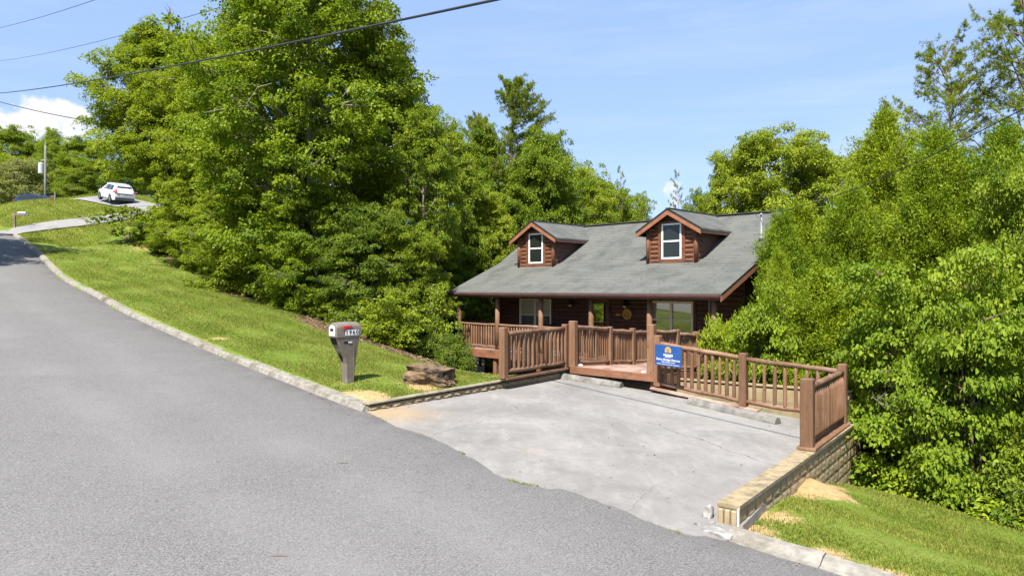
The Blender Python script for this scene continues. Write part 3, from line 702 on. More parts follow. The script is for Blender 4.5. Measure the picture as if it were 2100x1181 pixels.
for k, P in ((1,L_),(2,R_g)):
    p = P[k]+o0; g = gz(p.x,p.y)-.3; mb = MB(); mb.bb((p.x-.075-o0.x,p.y-.075-o0.y,g-o0.z),(p.x+.075-o0.x,p.y+.075-o0.y,p.z-.3-o0.z)); mb.build('pier', M['wood'], br)
# small white solar lights on the bridge deck
for p in (G1+Vector((.2,.05,.0)), G2+Vector((-.16,.22,.0))):
    mb = MB(); mb.tube([(0,0,0),(0,0,.02),(0,0,.035),(0,0,.05)],[.055,.07,.06,.025],12); o = mb.build('deck_lamp', M['label'], None, smooth=True); o.location = p
    tag(o, 'small pale dome lying on the bridge deck by the left entrance post' if p.x < 2.5 else 'small pale dome lying on the bridge deck by the right entrance post', 'deck light', 'small domes on the bridge deck')

# blue sign
sg0 = at(1343.2,705.5,16.62); sx = Vector((.74,-.672,-.045)).normalized(); sy = Vector((0,0,1)); sn = Vector((sx.y,-sx.x,0)).normalized()
sgc = sg0+sx*.355-sy*.245
sg = empty('estate_sign', sgc); tag(sg, 'blue rental sign with yellow arch logo and white lettering hung on the log railing', 'sign')
Rs = Matrix((sx, -sn, sy)).transposed()
mb = MB(); mb.box((0,0,0), (.71,.012,.49), Rs); mb.build('panel', M['blue'], sg, bevel=.002)
fo = sn*.009
def tx(body, size, x, y, mat, name, bold=0): return text_into(sg, body, size, fo+sx*x+sy*y, sx, sy, M[mat], name, .001, bold)
tx('vacasa', .1, 0, .024, 'label', 'logo_word', .002); tx('VACATIONS', .028, 0, -.028, 'label', 'logo_line', .001)
tx('Stone Bridge Retreat', .074, 0, -.092, 'label', 'house_name', .0008); tx('1960 Oakmont Glory', .042, 0, -.15, 'label', 'address_line', .0004)
tx('vacation rentals & property management', .037, 0, -.2, 'label', 'tag_line', .0003)
mb = MB()
def arch(r0, r1, h):
    n = 12; po = []; 
    for i in range(n+1): t = math.pi*i/n; po.append((r1*math.cos(t), r1*math.sin(t)*1.05+h))
    pi_ = []
    for i in range(n+1): t = math.pi*(n-i)/n; pi_.append((r0*math.cos(t), r0*math.sin(t)*1.05+h))
    poly = [(r1,0)]+po+[(-r1,0),(-r0,0)]+pi_+[(r0,0)]
    for i in range(n): 
        q = [po[i], po[i+1], pi_[n-i-1], pi_[n-i]]
        mb.add([sx*a+sy*(b+.078)+fo for a, b in q], [(0,1,2,3)])
    for s in (1,-1):
        q = [(s*r0,0),(s*r1,0),(s*r1,h),(s*r0,h)]; mb.add([sx*a+sy*(b+.078)+fo for a, b in q], [(0,1,2,3)])
arch(.058,.08,.05); arch(.034,.046,.045); arch(.012,.022,.04)
mb.build('arch_logo', M['yellow'], sg, fix=False)

# wheel stops
def wheel_stop(pl, pr, r, lbl, depth=.17, round_=True):
    a = on_pad(*pl); b = on_pad(*pr); a[2] += .012; b[2] += .012; d = Vector(b-a); L = d.length; u = d/L; s = Vector((-u.y,u.x,0)).normalized()
    mb = MB(); prof = [(-r*1.05,0),(-r,.35*r),(-r*.78,.8*r),(-r*.4,1.12*r),(0,1.2*r),(r*.4,1.12*r),(r*.78,.8*r),(r,.35*r),(r*1.05,0)]
    nl = 14; vs = []
    for i in range(nl+1):
        q = Vector(a)+u*(L*i/nl)+s*r
        for x, z in prof: vs.append(q-Vector(a)+s*(x+random.uniform(-.004,.004))+Z*(z*(.94 if i in (0,nl) else 1)+random.uniform(-.004,.004)))
    n = len(prof); fs = [(i*n+k,i*n+k+1,(i+1)*n+k+1,(i+1)*n+k) for i in range(nl) for k in range(n-1)]+[tuple(range(n)), tuple(nl*n+k for k in range(n))]
    mb.add(vs, fs); o = mb.build('wheel_stop', M['concrete'], None); o.location = a; tag(o, lbl, 'wheel stop', 'concrete wheel stops'); return o
wheel_stop((1131,775),(1271,797), .12, 'grey concrete wheel stop lying in front of the footbridge entrance')
wheel_stop((1408,829),(1589,872), .12, 'blotchy weathered concrete wheel stop in front of the sloping railing')
a = on_pad(1262,781); b = on_pad(1332,794); mb = MB(); d = Vector(b-a); u = d.normalized(); s = Vector((-u.y,u.x,0))
mb.prism([(0,0,0),u*d.length*.5+s*.02,u*d.length,u*d.length+s*.17,u*d.length*.4+s*.2,s*.16+u*.04], (0,0,.075))
o = mb.build('stone_slab', M['concrete'], None, bevel=.012); o.location = (a[0],a[1],a[2]+.01); tag(o, 'thin broken concrete slab lying behind the wheel stop under the bridge rim board', 'slab')
# expansion joint strip beside the stops
# ------------------------------------------------------------------ mailbox
MBX = Vector((-3.62,15.15,0)); MBX.z = gz(MBX.x,MBX.y)+.0
fd = Vector((-.69,-.72,0)).normalized(); ld = Vector((-fd.y,fd.x,0))   # front, left side of the box -> toward the camera side is -ld or ld
if ld.y > 0: ld = -ld
mx = empty('mailbox', MBX); tag(mx, 'taupe plastic mailbox on a flared pedestal with red flag and house number 1960', 'mailbox')
def ml(f, l, z): return fd*f+ld*l+Z*z
secs = [(-.05,.075,-.15,.098),(.1,.075,-.15,.096),(.42,.09,-.178,.106),(.55,.13,-.192,.116),(.7,.215,-.21,.13),(.85,.285,-.228,.145),(1.0,.338,-.245,.163)]
vs = []
for z, xf, xb, hw in secs:
    c = .03
    vs += [ml(x,l,z) for x, l in ((xf-c,-hw),(xf,-hw+c),(xf,hw-c),(xf-c,hw),(xb+c,hw),(xb,hw-c),(xb,-hw+c),(xb+c,-hw))]
fs = [(r*8+k, r*8+(k+1)%8, (r+1)*8+(k+1)%8, (r+1)*8+k) for r in range(len(secs)-1) for k in range(8)]+[tuple(range(8)), tuple((len(secs)-1)*8+k for k in range(8))]
mb = MB(); mb.add(vs, fs); mb.build('pedestal', M['taupe'], mx, bevel=.004)
mb = MB(); prof = [(-.172,1.0),(-.172,1.2)]+[(.172*math.cos(t)*-1, 1.2+.12*math.sin(t)) for t in (math.pi*i/10 for i in range(1,10))]+[(.172,1.2),(.172,1.0)]
n = len(prof); xs = [(.352,.97),(.33,1.0),(.1,1.03),(-.15,1.02),(-.25,.98),(-.268,.93)]; vs = []
for x, s in xs: vs += [ml(x, l*(.98 if s < .99 else 1), 1.0+(z-1.0)*s) for l, z in prof]
fs = [(r*n+k, r*n+(k+1)%n, (r+1)*n+(k+1)%n, (r+1)*n+k) for r in range(len(xs)-1) for k in range(n)]+[tuple(range(n)), tuple((len(xs)-1)*n+k for k in range(n))]
mb.add(vs, fs); mb.build('box', M['taupe'], mx, bevel=.006)
mb = MB(); pr = [(-.11,1.03),(.11,1.03),(.11,1.19)]+[(.11*math.cos(t),1.19+.075*math.sin(t)) for t in (math.pi*i/8 for i in range(1,8))]+[(-.11,1.19)]
mb.prism([ml(.352,l,z) for l, z in pr], fd*.012); dr = mb.build('front_door', M['label'], mx, bevel=.003)
mb = MB(); Rf = Matrix((fd,ld,Z)).transposed(); mb.box(ml(.367,0,1.165), (.012,.12,.055), Rf); mb.build('door_sign', M['ink'], dr)
mb = MB(); mb.prism([ml(.335,-.11,.975),ml(.335,.11,.975),ml(.29,.1,.845),ml(.29,-.1,.845)], fd*.006-Z*.003); mb.build('newspaper_slot', M['dark'], mx)
mb = MB(); mb.prism([ml(.133+.045*math.cos(t), .04*math.sin(t), .56+.1*math.cos(t)) for t in (2*math.pi*i/10 for i in range(10))], fd*.02); mb.build('hand_hole', M['dark'], mx)
mb = MB(); mb.prism([ml(.2,.174,1.16),ml(.2,.174,1.24),ml(-.02,.174,1.255),ml(-.02,.174,1.205),ml(.13,.174,1.2),ml(.13,.174,1.16)], ld*.016); mb.build('flag', M['red'], mx, bevel=.003)
for i, ch in enumerate('1960'):
    xo = .1-.085*i
    mb = MB(); mb.prism([ml(xo+.041,.174,1.04),ml(xo-.041,.174,1.04),ml(xo-.041,.174,1.155),ml(xo+.041,.174,1.155)], ld*.004); pl = mb.build('number_plate', M['label'], mx)
    text_into(pl, ch, .125, ml(xo,.1795,1.097), -fd, Z, M['ink'], 'digit', .001, .004)
mb = MB(); Rl = Matrix((fd,ld,Z)).transposed(); mb.box(ml(.06,.146,.885), (.2,.012,.035), Rl); sl = mb.build('side_slot', M['dark'], mx)
mb = MB(); mb.box(ml(.005,.155,.885), (.09,.006,.028), Rl); mb.build('slot_label', M['label'], sl)
mb = MB(); mb.tube([ml(-.1,.118,.05),ml(-.1,.126,.5),ml(-.1,.158,.98)], .006, 6); mb.build('seam', M['taupe'], mx)

# boulder
def boulder():
    bm = bmesh.new(); bmesh.ops.create_cube(bm, size=2); bmesh.ops.subdivide_edges(bm, edges=bm.edges, cuts=22, use_grid_fill=True)
    for v in bm.verts:
        p = v.co.copy(); q = Vector((p.x, p.y*.95, p.z))
        nrm = p.normalized()
        big = mnoise.noise(p*.9+Vector((3,1,7)))*.34; mid = mnoise.noise(p*2.6)*.17; st = math.sin(p.z*8+mnoise.noise(p*1.5)*2.5)*.03; fi = mnoise.noise(p*9)*.06
        q += Vector((nrm.x,nrm.y,nrm.z*.5))*(big+mid+fi)+Vector((nrm.x,nrm.y,0))*st
        if p.z < 0: q.x *= 1+.1*p.z*(1 if p.x > 0 else .4); q.y *= 1+.16*p.z
        q.z += -.16*p.x*(1 if p.z > 0 else .2)
        v.co = Vector((q.x*(.5-.06*q.z), q.y*.38, q.z*.24))
    me = bpy.data.meshes.new('boulder'); bm.to_mesh(me); bm.free(); me.materials.append(M['rock']); o = bpy.data.objects.new('boulder', me); COL.objects.link(o); return o
bo = boulder(); bo.location = (-1.86,15.65,gz(-1.86,15.65)+.13); bo.rotation_euler = (0,.03,-.28)
tag(bo, 'brown layered boulder with a flat top lying on the lawn beside the mailbox', 'boulder')
# ------------------------------------------------------------------ cabin (local x to the right along the front, y into the house)
cab = empty('log_cabin', (6.2,20.5,0), math.atan2(-.698,.716))
tag(cab, 'dark brown log cabin with a full front porch, grey shingle roof and two gabled dormers', 'cabin')
XL, XR = -12.45, 0.0; D1, DR = 3.03, 5.72; ZE = -.17
Z1 = ZE+.42*D1; ZR = Z1+.633*(DR-D1)
def roofz(d):
    d = np.minimum(d, 2*DR-d); return float(np.where(d < D1, ZE+.42*d, Z1+.633*(d-D1)))
def slab_roof(prof, x0, x1, name, mat, parent, th=.07):
    mb = MB(); ruv = []; s = 0
    n = len(prof); nx = 2
    for i, (y, z) in enumerate(prof):
        if i: s += math.hypot(prof[i][0]-prof[i-1][0], prof[i][1]-prof[i-1][1])
        for x in (x0, x1): mb.v.append((x,y,z)); ruv.append((x,s,0))
    for i, (y, z) in enumerate(prof):
        for x in (x0, x1): mb.v.append((x,y,z-th)); ruv.append((x,i*.5,0))
    for i in range(n-1):
        a = i*2; b = n*2+i*2
        mb.f += [(a,a+2,a+3,a+1),(b,b+1,b+3,b+2),(a,b,b+2,a+2),(a+1,a+3,b+3,b+1)]; mb.mi += [0]*4
    mb.f += [(0,1,n*2+1,n*2),(2*n-2,4*n-2,4*n-1,2*n-1)]; mb.mi += [0,0]
    o = mb.build(name, mat, parent, fix=False)
    at_ = o.data.attributes.new('ruv', 'FLOAT_VECTOR', 'POINT'); at_.data.foreach_set('vector', np.array(ruv, dtype=np.float32).ravel()); return o
prof = [(0,ZE),(D1,Z1),(DR,ZR),(2*DR-D1,Z1),(2*DR,ZE)]
roof = slab_roof(prof, XL, XR, 'roof', M['shingle'], cab)
mb = MB(); mb.beam((XL,DR-.07,ZR-.01),(XR,DR-.07,ZR-.01),.2,.03); mb.build('ridge_cap', M['shingle'], roof, fix=True)
def rake(x, name='rake_board'):
    mb = MB(); s = 1 if x > -6 else -1
    for (y0,z0),(y1,z1) in zip(prof[:-1], prof[1:]):
        mb.add([(x-s*.03,y0,z0-.075),(x-s*.03,y1,z1-.075),(x-s*.03,y1,z1-.24),(x-s*.03,y0,z0-.24),(x+s*.0,y0,z0-.075),(x,y1,z1-.075),(x,y1,z1-.24),(x,y0,z0-.24)],
               [(0,1,2,3),(7,6,5,4),(0,4,5,1),(3,2,6,7),(0,3,7,4),(1,5,6,2)])
    mb.build(name, M['barge'], cab)
    mb = MB()
    for (y0,z0),(y1,z1) in zip(prof[:-1], prof[1:]):
        mb.add([(x+s*.004,y0,z0+.005),(x+s*.004,y1,z1+.005),(x+s*.004,y1,z1-.07),(x+s*.004,y0,z0-.07)], [(0,1,2,3)])
    mb.build('drip_edge', M['black'], cab)
rake(XR); rake(XL)
mb = MB(); mb.bb((XL+.03,.03,ZE-.2),(XR-.03,.06,ZE-.075)); mb.build('fascia', M['fascia'], cab)
mb = MB(); pf_ = [(-.005,ZE-.035),(-.1,ZE-.03),(-.105,ZE-.06),(-.09,ZE-.115),(-.06,ZE-.14),(.025,ZE-.145),(.025,ZE-.035)]
mb.prism([(XL+.02,y,z) for y, z in pf_], (XR-XL-.04,0,0)); mb.build('gutter', M['gutter'], cab, bevel=.004)
FL = -2.45
WX0, WX1, WY = XL+.4, XR-.4, 2.4
def log_wall(mb, x0, x1, y, z0, z1, course=.17, bulge=.03, holes=()):
    """rounded log courses on a wall facing -y, left out where a hole (x0,x1,z0,z1) lies"""
    z = z0
    while z < z1-1e-4:
        zt = min(z+course, z1); xs = [(x0,x1)]
        for a, b, c, d in holes:
            if zt > c+.02 and z < d-.02:
                nx = []
                for p, q in xs:
                    if b <= p or a >= q: nx.append((p,q)); continue
                    if a > p: nx.append((p,a))
                    if b < q: nx.append((b,q))
                xs = nx
        for p, q in xs:
            pr = [(y, z), (y-bulge*.7, z+(zt-z)*.18), (y-bulge, z+(zt-z)*.5), (y-bulge*.7, z+(zt-z)*.82), (y, zt)]
            vs = [(xx,yy,zz) for xx in (p,q) for yy, zz in pr]
            mb.add(vs, [(k,k+1,k+6,k+5) for k in range(4)]+[(0,1,2,3,4),(9,8,7,6,5)])
        z = zt
WINS = [(-3.98,-2.26,-1.72,-.46),(-10.49,-8.71,-1.72,-.46)]; DOOR = (-6.78,-5.86,FL,-.42)
holes = [(a-.07,b+.07,c-.07,d+.07) for a, b, c, d in WINS]+[(DOOR[0]-.08,DOOR[1]+.08,DOOR[2],DOOR[3]+.1)]
mb = MB(); log_wall(mb, WX0, WX1, WY, FL, .75, .17, .028, holes); mb.bb((WX0,WY+.005,FL-.3),(WX1,WY+.12,.76))
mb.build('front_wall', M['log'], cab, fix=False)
def gable(x, s):
    mb = MB(); ys = [WY, D1, DR, 2*DR-D1, 2*DR-.4]; pts = [(x,WY,-3.0)]+[(x,y,roofz(y)-.08) for y in ys]+[(x,2*DR-.4,-3.0)]
    mb.prism(pts, (-s*.12,0,0))
    z = -3.0
    while z < ZR-.3:
        zt = z+.17
        def yr(zv):
            if zv <= roofz(WY)-.1: return WY
            lo, hi = WY, DR
            for _ in range(20):
                m = (lo+hi)/2
                if roofz(m)-.1 < zv: lo = m
                else: hi = m
            return hi
        y0 = yr(zt)+.02; y1 = 2*DR-.4 if zt < roofz(2*DR-.4)-.1 else 2*DR-yr(zt)-.02
        if y1-y0 > .2:
            pr = [(0,z),(.02,z+.03),(.028,z+.085),(.02,z+.14),(0,zt)]
            vs = [(x+s*(.004+a),yy,b) for yy in (y0,y1) for a, b in pr]; mb.add(vs, [(k,k+1,k+6,k+5) for k in range(4)])
        z = zt
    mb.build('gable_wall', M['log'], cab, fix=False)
    mb = MB(); g0 = -7.2; mb.bb((min(x,x-s*.12)+.0,WY+.1,g0),(max(x,x-s*.12),2*DR-.5,-3.0)); mb.build('foundation', M['mortar'], cab)
gable(WX1, 1); gable(WX0, -1)
mb = MB(); mb.bb((WX0+.13,2*DR-.52,-7),(WX1-.13,2*DR-.41,roofz(2*DR-.4)-.1)); mb.build('back_wall', M['log'], cab)
mb = MB(); mb.bb((WX0+.13,WY+.13,-7),(WX1-.13,WY+.24,FL-.31)); mb.build('foundation', M['mortar'], cab)
mb = MB(); mb.add([(XL+.05,.07,ZE-.085+.03),(XR-.05,.07,ZE-.085+.03),(XR-.05,WY-.03,roofz(WY)-.085),(XL+.05,WY-.03,roofz(WY)-.085)], [(0,1,2,3)]); mb.build('porch_ceiling', M['soffit'], cab, fix=False)
mb = MB(); mb.bb((XL+.12,.27,ZE-.2),(XR-.12,.43,ZE-.02)); mb.build('porch_beam', M['wood'], cab)
# floor
mb = MB()
nbd = 15
for i in range(nbd):
    a = lerp(.16,WY-.03,i/nbd); b = lerp(.16,WY-.03,(i+1)/nbd)-.008; mb.bb((XL+.14,a,FL-.045),(XR-.14,b,FL+random.uniform(-.002,.002)))
mb.build('porch_floor', M['deckwood'], cab)
mb = MB(); mb.bb((XL+.14,.1,FL-.33),(XR-.14,.15,FL-.01)); mb.bb((XL+.1,.15,FL-.33),(XL+.139,WY,FL-.01)); mb.bb((XR-.139,.15,FL-.33),(XR-.1,WY,FL-.01)); mb.build('porch_rim_board', M['rim'], cab, bevel=.005)
PT = [12.1,9.81,7.49,5.12,2.72,.42]
RZ = Matrix.Rotation(cab.rotation_euler.z, 4, 'Z')
def cw(x, y): v = RZ @ Vector((x,y,0)); return v.x+6.2, v.y+20.5
for t in PT:
    mb = MB(); mb.tube([(-t,.35,FL-.0),(-t,.35,-1.4),(-t+.004,.352,ZE-.2)], [.098,.094,.09], 14); mb.build('porch_post', M['wood'], cab, smooth=True)
    wx, wy = cw(-t,.28); g = gz(wx,wy)-.4
    mb = MB(); mb.bb((-t-.09,.19,g),(-t+.09,.37,FL-.05)); mb.build('porch_pier', M['wood'], cab, bevel=.01)
# porch railings: the bays to either side of the bridge
def bay(t0, t1, n):
    log((-t0+.08,.35,FL+.98),(-t1-.08,.35,FL+.98),.05,cab,'porch_rail'); log((-t0+.08,.35,FL+.1),(-t1-.08,.35,FL+.1),.045,cab,'porch_rail')
    for i in range(n):
        x = lerp(-t0+.12,-t1-.12,(i+.5)/n); b = baluster((x,.35,FL+.1),.88,.045,cab); b.name = 'porch_baluster'
bay(12.1,9.81,14); bay(9.81,7.49,14); bay(7.49,5.12,13); bay(2.72,.42,12)
for yy in (1.35,): 
    log((XL+.24,.45,FL+.98),(XL+.24,WY-.05,FL+.98),.05,cab,'porch_rail')
    for i in range(10): b = baluster((XL+.24,lerp(.5,WY-.1,(i+.5)/10),FL+.1),.88,.04,cab); b.name = 'porch_baluster'
# windows on the porch
def box_frame(mb, x0, x1, z0, z1, y0, y1, w):
    mb.bb((x0,y0,z0),(x0+w,y1,z1)); mb.bb((x1-w,y0,z0),(x1,y1,z1)); mb.bb((x0+w,y0,z0),(x1-w,y1,z0+w)); mb.bb((x0+w,y0,z1-w),(x1-w,y1,z1))
for a, b, c, d in WINS:
    wn = MB(); m_ = (a+b)/2; zm = lerp(c,d,.47)
    box_frame(wn, a, b, c, d, WY-.075, WY+.0, .075); wn.bb((m_-.05,WY-.078,c+.06),(m_+.05,WY,d-.06))
    for p, q in ((a+.06,m_-.05),(m_+.05,b-.06)): wn.bb((p,WY-.06,zm-.025),(q,WY-.01,zm+.025))
    w = wn.build('porch_window', M['almond'], cab, bevel=.004)
    tr = MB(); box_frame(tr, a-.1, b+.1, c-.1, d+.1, WY-.05, WY+.004, .1); tr.build('window_casing', M['log'], w)
    for p, q in ((a+.06,m_-.05),(m_+.05,b-.06)):
        g = MB(); g.add([(p,WY-.035,c+.06),(q,WY-.035,c+.06),(q,WY-.035,d-.06),(p,WY-.035,d-.06)], [(0,1,2,3)]); g.build('pane', M['glass_clear' if a > -6 else 'glass_blind'], w, fix=False)
        g = MB(); zb = zm+.03
        while zb < d-.09: g.bb((p+.02,WY-.022,zb),(q-.02,WY-.012,min(zb+.04,d-.08))); zb += .05
        g.build('blind', M['blind'], w, fix=False)
        g = MB(); g.bb((p+.0,WY-.03,c+.06),(q,WY-.02,zm-.02)); g.build('insect_screen', M['screen'], w, fix=False)
# front door
dm = MB(); x0, x1, z0, z1 = DOOR
dm.bb((x0,WY-.02,z0+.02),(x1,WY+.004,z1)); dr = dm.build('front_door', M['fascia'], cab, bevel=.004)
g = MB(); g.add([(x0+.13,WY-.026,-1.5),(x1-.13,WY-.026,-1.5),(x1-.13,WY-.026,-.6),(x0+.13,WY-.026,-.6)], [(0,1,2,3)]); g.build('door_pane', M['glass_mirror'], dr, fix=False)
tr = MB(); box_frame(tr, x0+.1, x1-.1, -1.53, -.57, WY-.034, WY-.02, .03); tr.build('pane_frame', M['fascia'], dr)
tr = MB(); tr.bb((x0-.1,WY-.06,z0),(x0,WY,z1+.1)); tr.bb((x1,WY-.06,z0),(x1+.1,WY,z1+.1)); tr.bb((x0,WY-.06,z1),(x1,WY,z1+.1)); tr.build('door_casing', M['log'], dr, bevel=.004)
kb = MB(); kb.tube([(x1-.06,WY-.02,-1.5),(x1-.06,WY-.07,-1.5),(x1-.06,WY-.09,-1.5)], [.02,.02,.03], 8); kb.build('door_knob', M['steel'], dr)
# wall lamps and ceiling lamps
for x in (-7.62,-5.02):
    mb = MB(); mb.tube([(x,WY-.03,-.5),(x,WY-.14,-.46),(x,WY-.17,-.5)], .018, 6); mb.tube([(x,WY-.17,-.47),(x,WY-.17,-.53),(x,WY-.17,-.6),(x,WY-.17,-.66)], [.02,.07,.085,.13], 10); wl = mb.build('wall_lamp', M['black'], cab, smooth=False)
    mb = MB(); mb.tube([(x,WY-.17,-.62),(x,WY-.17,-.7),(x,WY-.17,-.73)], [.06,.065,.03], 10); mb.build('lamp_bulb', M['amberglass'], wl, smooth=True)
for x in (-9.35,-2.97):
    zc = roofz(1.3)-.09; mb = MB(); mb.tube([(x,1.3,zc),(x,1.3,zc-.3)], .02, 6); mb.tube([(x,1.3,zc-.3),(x,1.3,zc-.42)], [.09,.09], 10)
    cl = mb.build('ceiling_fan', M['black'], cab)
    mb = MB(); mb.tube([(x,1.3,zc-.42),(x,1.3,zc-.48),(x,1.3,zc-.54),(x,1.3,zc-.57)], [.17,.16,.1,.02], 12); mb.build('lamp_bowl', M['amberglass'], cl, smooth=True)
    mb = MB()
    for k in range(5): 
        t = k*2*math.pi/5+.3; mb.beam((x+.1*math.cos(t),1.3+.1*math.sin(t),zc-.36),(x+.6*math.cos(t),1.3+.6*math.sin(t),zc-.36),.12,.012)
    mb.build('fan_blade', M['fascia'], cl)
# dormers
def dormer(xc):
    yf = 2.56; hw = 1.0; zb = roofz(yf)-.02; zr = ZR+.0; ze = zr-.745
    def rz(dx): return zr-.745/1.27*abs(dx)
    body = MB(); zw = rz(hw)-.09
    body.prism([(xc-hw,yf+.03,zb-.2),(xc+hw,yf+.03,zb-.2),(xc+hw,yf+.03,zw),(xc,yf+.03,zr-.09),(xc-hw,yf+.03,zw)], (0,2.9,0))
    dm = body.build('dormer', M['cheek'], cab)
    for s in (-1,1):        # lap siding on the cheeks
        ck = MB(); z = zb
        while z < zw-.02:
            zt = min(z+.19, zw); x = xc+s*hw
            yb = D1+(zt-Z1)/.633 if zt > Z1 else yf+.9
            ck.add([(x+s*.004,yf+.05,zt),(x+s*.028,yf+.05,z),(x+s*.028,5.0,z),(x+s*.004,5.0,zt)], [(0,1,2,3)]); z = zt
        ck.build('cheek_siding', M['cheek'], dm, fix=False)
    lg = MB(); hole = (xc-.54,xc+.54,zb-.1,2.4)
    log_wall(lg, xc-.88, xc+.88, yf+.02, zb, zw+.02, .165, .06, [hole])
    for k in range(3):
        z0 = zw+.02+k*.165; wx = (zr-.1-z0-.16)/(.745/1.27)
        if wx > .1: log_wall(lg, xc-wx, xc+wx, yf+.02, z0, z0+.165, .165, .03, [hole])
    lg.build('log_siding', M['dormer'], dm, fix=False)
    tr = MB()
    for s in (-1,1):
        tr.bb((min(xc+s*.86,xc+s*1.03),yf-.05,zb-.02),(max(xc+s*.86,xc+s*1.03),yf+.028,zw+.05))
        tr.bb((min(xc+s*.41,xc+s*.54),yf-.055,zb+.13),(max(xc+s*.41,xc+s*.54),yf+.024,2.3))
    tr.bb((xc-.54,yf-.058,zb-.0),(xc+.54,yf+.02,zb+.13)); tr.bb((xc-.54,yf-.057,2.3),(xc+.54,yf+.02,2.38)); tr.build('corner_trim', M['dormer'], dm, bevel=.006)
    for s in (-1,1):        # vertical log posts at the outer corners
        mb = MB(); mb.tube([(xc+s*.97,yf-.035,zb-.02),(xc+s*.97,yf-.035,zw-.02)], .075, 9); mb.build('corner_log', M['dormer'], dm, smooth=True)
    w = MB(); a, b, c, d = xc-.4, xc+.4, zb+.14, 2.29
    box_frame(w, a, b, c, d, yf-.06, yf, .06); zm = lerp(c,d,.5); w.bb((a+.06,yf-.05,zm-.028),(b-.06,yf-.01,zm+.028)); w.build('dormer_window', M['white'], dm, bevel=.005)
    g = MB(); g.add([(a+.06,yf-.03,c+.06),(b-.06,yf-.03,c+.06),(b-.06,yf-.03,d-.06),(a+.06,yf-.03,d-.06)], [(0,1,2,3)]); g.build('dormer_pane', M['glass'], dm, fix=False)
    # roof of the dormer
    th = .06; y0 = yf-.32; y1 = DR-.02
    rf = MB(); ruv = []
    for s in (-1,1):
        top = [(xc,zr),(xc+s*1.3,rz(1.3))]; o = len(rf.v)
        for y in (y0,y1):
            for k, (x, z) in enumerate(top):
                rf.v += [(x,y,z),(x,y,z-th)]; ruv += [(y,k*1.5,0)]*2
        rf.f += [[o,o+2,o+6,o+4] if s < 0 else [o,o+4,o+6,o+2],[o+1,o+5,o+7,o+3],[o,o+1,o+3,o+2],[o+2,o+3,o+7,o+6],[o+4,o+6,o+7,o+5]]; rf.mi += [0]*5
    ro = rf.build('dormer_roof', M['shingle'], dm, fix=True)
    at_ = ro.data.attributes.new('ruv', 'FLOAT_VECTOR', 'POINT'); at_.data.foreach_set('vector', np.array(ruv, dtype=np.float32).ravel())
    bg = MB(); ed = MB()
    for s in (-1,1):
        x1 = xc+s*1.3; z1 = rz(1.3)
        bg.prism([(xc,y0,zr-th-.004),(x1,y0,z1-th-.004),(x1,y0,z1-th-.15),(xc,y0,zr-th-.17)], (0,.03,0))
        ed.prism([(xc,y0-.01,zr+.012),(x1+s*.02,y0-.01,z1+.008),(x1+s*.02,y0-.01,z1-th),(xc,y0-.01,zr-th)], (0,.03,0))
    bg.build('barge_board', M['barge'], dm, fix=True); ed.build('drip_edge', M['black'], dm, fix=True)
    sf = MB()
    for s in (-1,1):
        x1 = xc+s*1.29; z1 = rz(1.29); yb = D1+(z1-.05-Z1)/.633
        sf.bb((min(x1,x1-s*.03),y0+.03,z1-th-.11),(max(x1,x1-s*.03),yb+.1,z1-th-.003))
    sf.build('side_fascia', M['fascia'], dm)
    rc_ = MB(); rc_.beam((xc,y0,zr+.004),(xc,y1,zr+.004),.16,.03); rc_.build('ridge_cap', M['shingle'], dm)
dormer(-3.22); dormer(-9.72)
# service mast on the roof
ms = MB(); ym = 3.9; xm = -.55; zm = roofz(ym)
ms.tube([(xm,ym,zm-.05),(xm,ym,zm+.78)], .032, 9); ms.tube([(xm,ym,zm+.78),(xm,ym-.03,zm+.86),(xm,ym-.1,zm+.84)], [.045,.05,.03], 8)
mo = ms.build('service_mast', M['steel'], cab, smooth=False)
ms = MB(); ms.tube([(xm,ym,zm-.02),(xm,ym,zm+.05)], [.12,.05], 10); ms.tube([(xm,ym,zm+.7),(xm-.12,ym-.05,zm+.75),(xm-.16,ym-.1,zm+.9),(xm+.02,ym-.1,zm+.95),(xm+.1,ym-.1,zm+.85)], .008, 5); ms.build('mast_boot', M['black'], mo)
ms = MB(); ms.bb((XR-.62,.36,FL-.5),(XR-.56,.42,ZE-.14)); ms.build('downspout', M['gutter'], cab)
# round plaque and small ornament hanging by the door
def on_wall(x, z, off=.04): v = RZ @ Vector((x,WY-off,0)); return Vector((v.x+6.2,v.y+20.5,z))
pq = empty('wall_plaque', on_wall(-5.0,-.97), cab.rotation_euler.z); tag(pq, 'round yellow wooden plaque with small painted figures on the wall right of the door', 'plaque')
mb = MB(); mb.tube([(0,.02,0),(0,-.012,0)], [.2,.2], 28); mb.build('disc', M['plaque'], pq)
mb = MB()
for sx_ in (-.09,0,.09): mb.bb((sx_-.02,-.016,-.12),(sx_+.02,-.0125,-.02)); mb.bb((sx_-.03,-.0165,-.06),(sx_+.03,-.0125,-.045))
mb.bb((-.15,-.016,.0),(.15,-.0125,.012)); mb.bb((-.12,-.016,.07),(.12,-.0125,.085)); mb.build('painted_figures', M['leaf_dark'], pq)
om = empty('wall_ornament', on_wall(-5.42,-1.0), cab.rotation_euler.z); tag(om, 'small orange fish shaped ornament on the dark wall between door and plaque', 'ornament')
mb = MB(); mb.prism([(-.12,0,.0),(-.05,0,.04),(.04,0,.045),(.09,0,.01),(.14,0,.05),(.13,0,-.04),(.09,0,-.005),(.03,0,-.04),(-.06,0,-.035)], (0,.015,0)); mb.build('body', M['plaque'], om)
mb = MB(); mb.bb((-.04,-.006,.01),(.03,-.001,.07)); mb.build('fin', M['tail'], om)
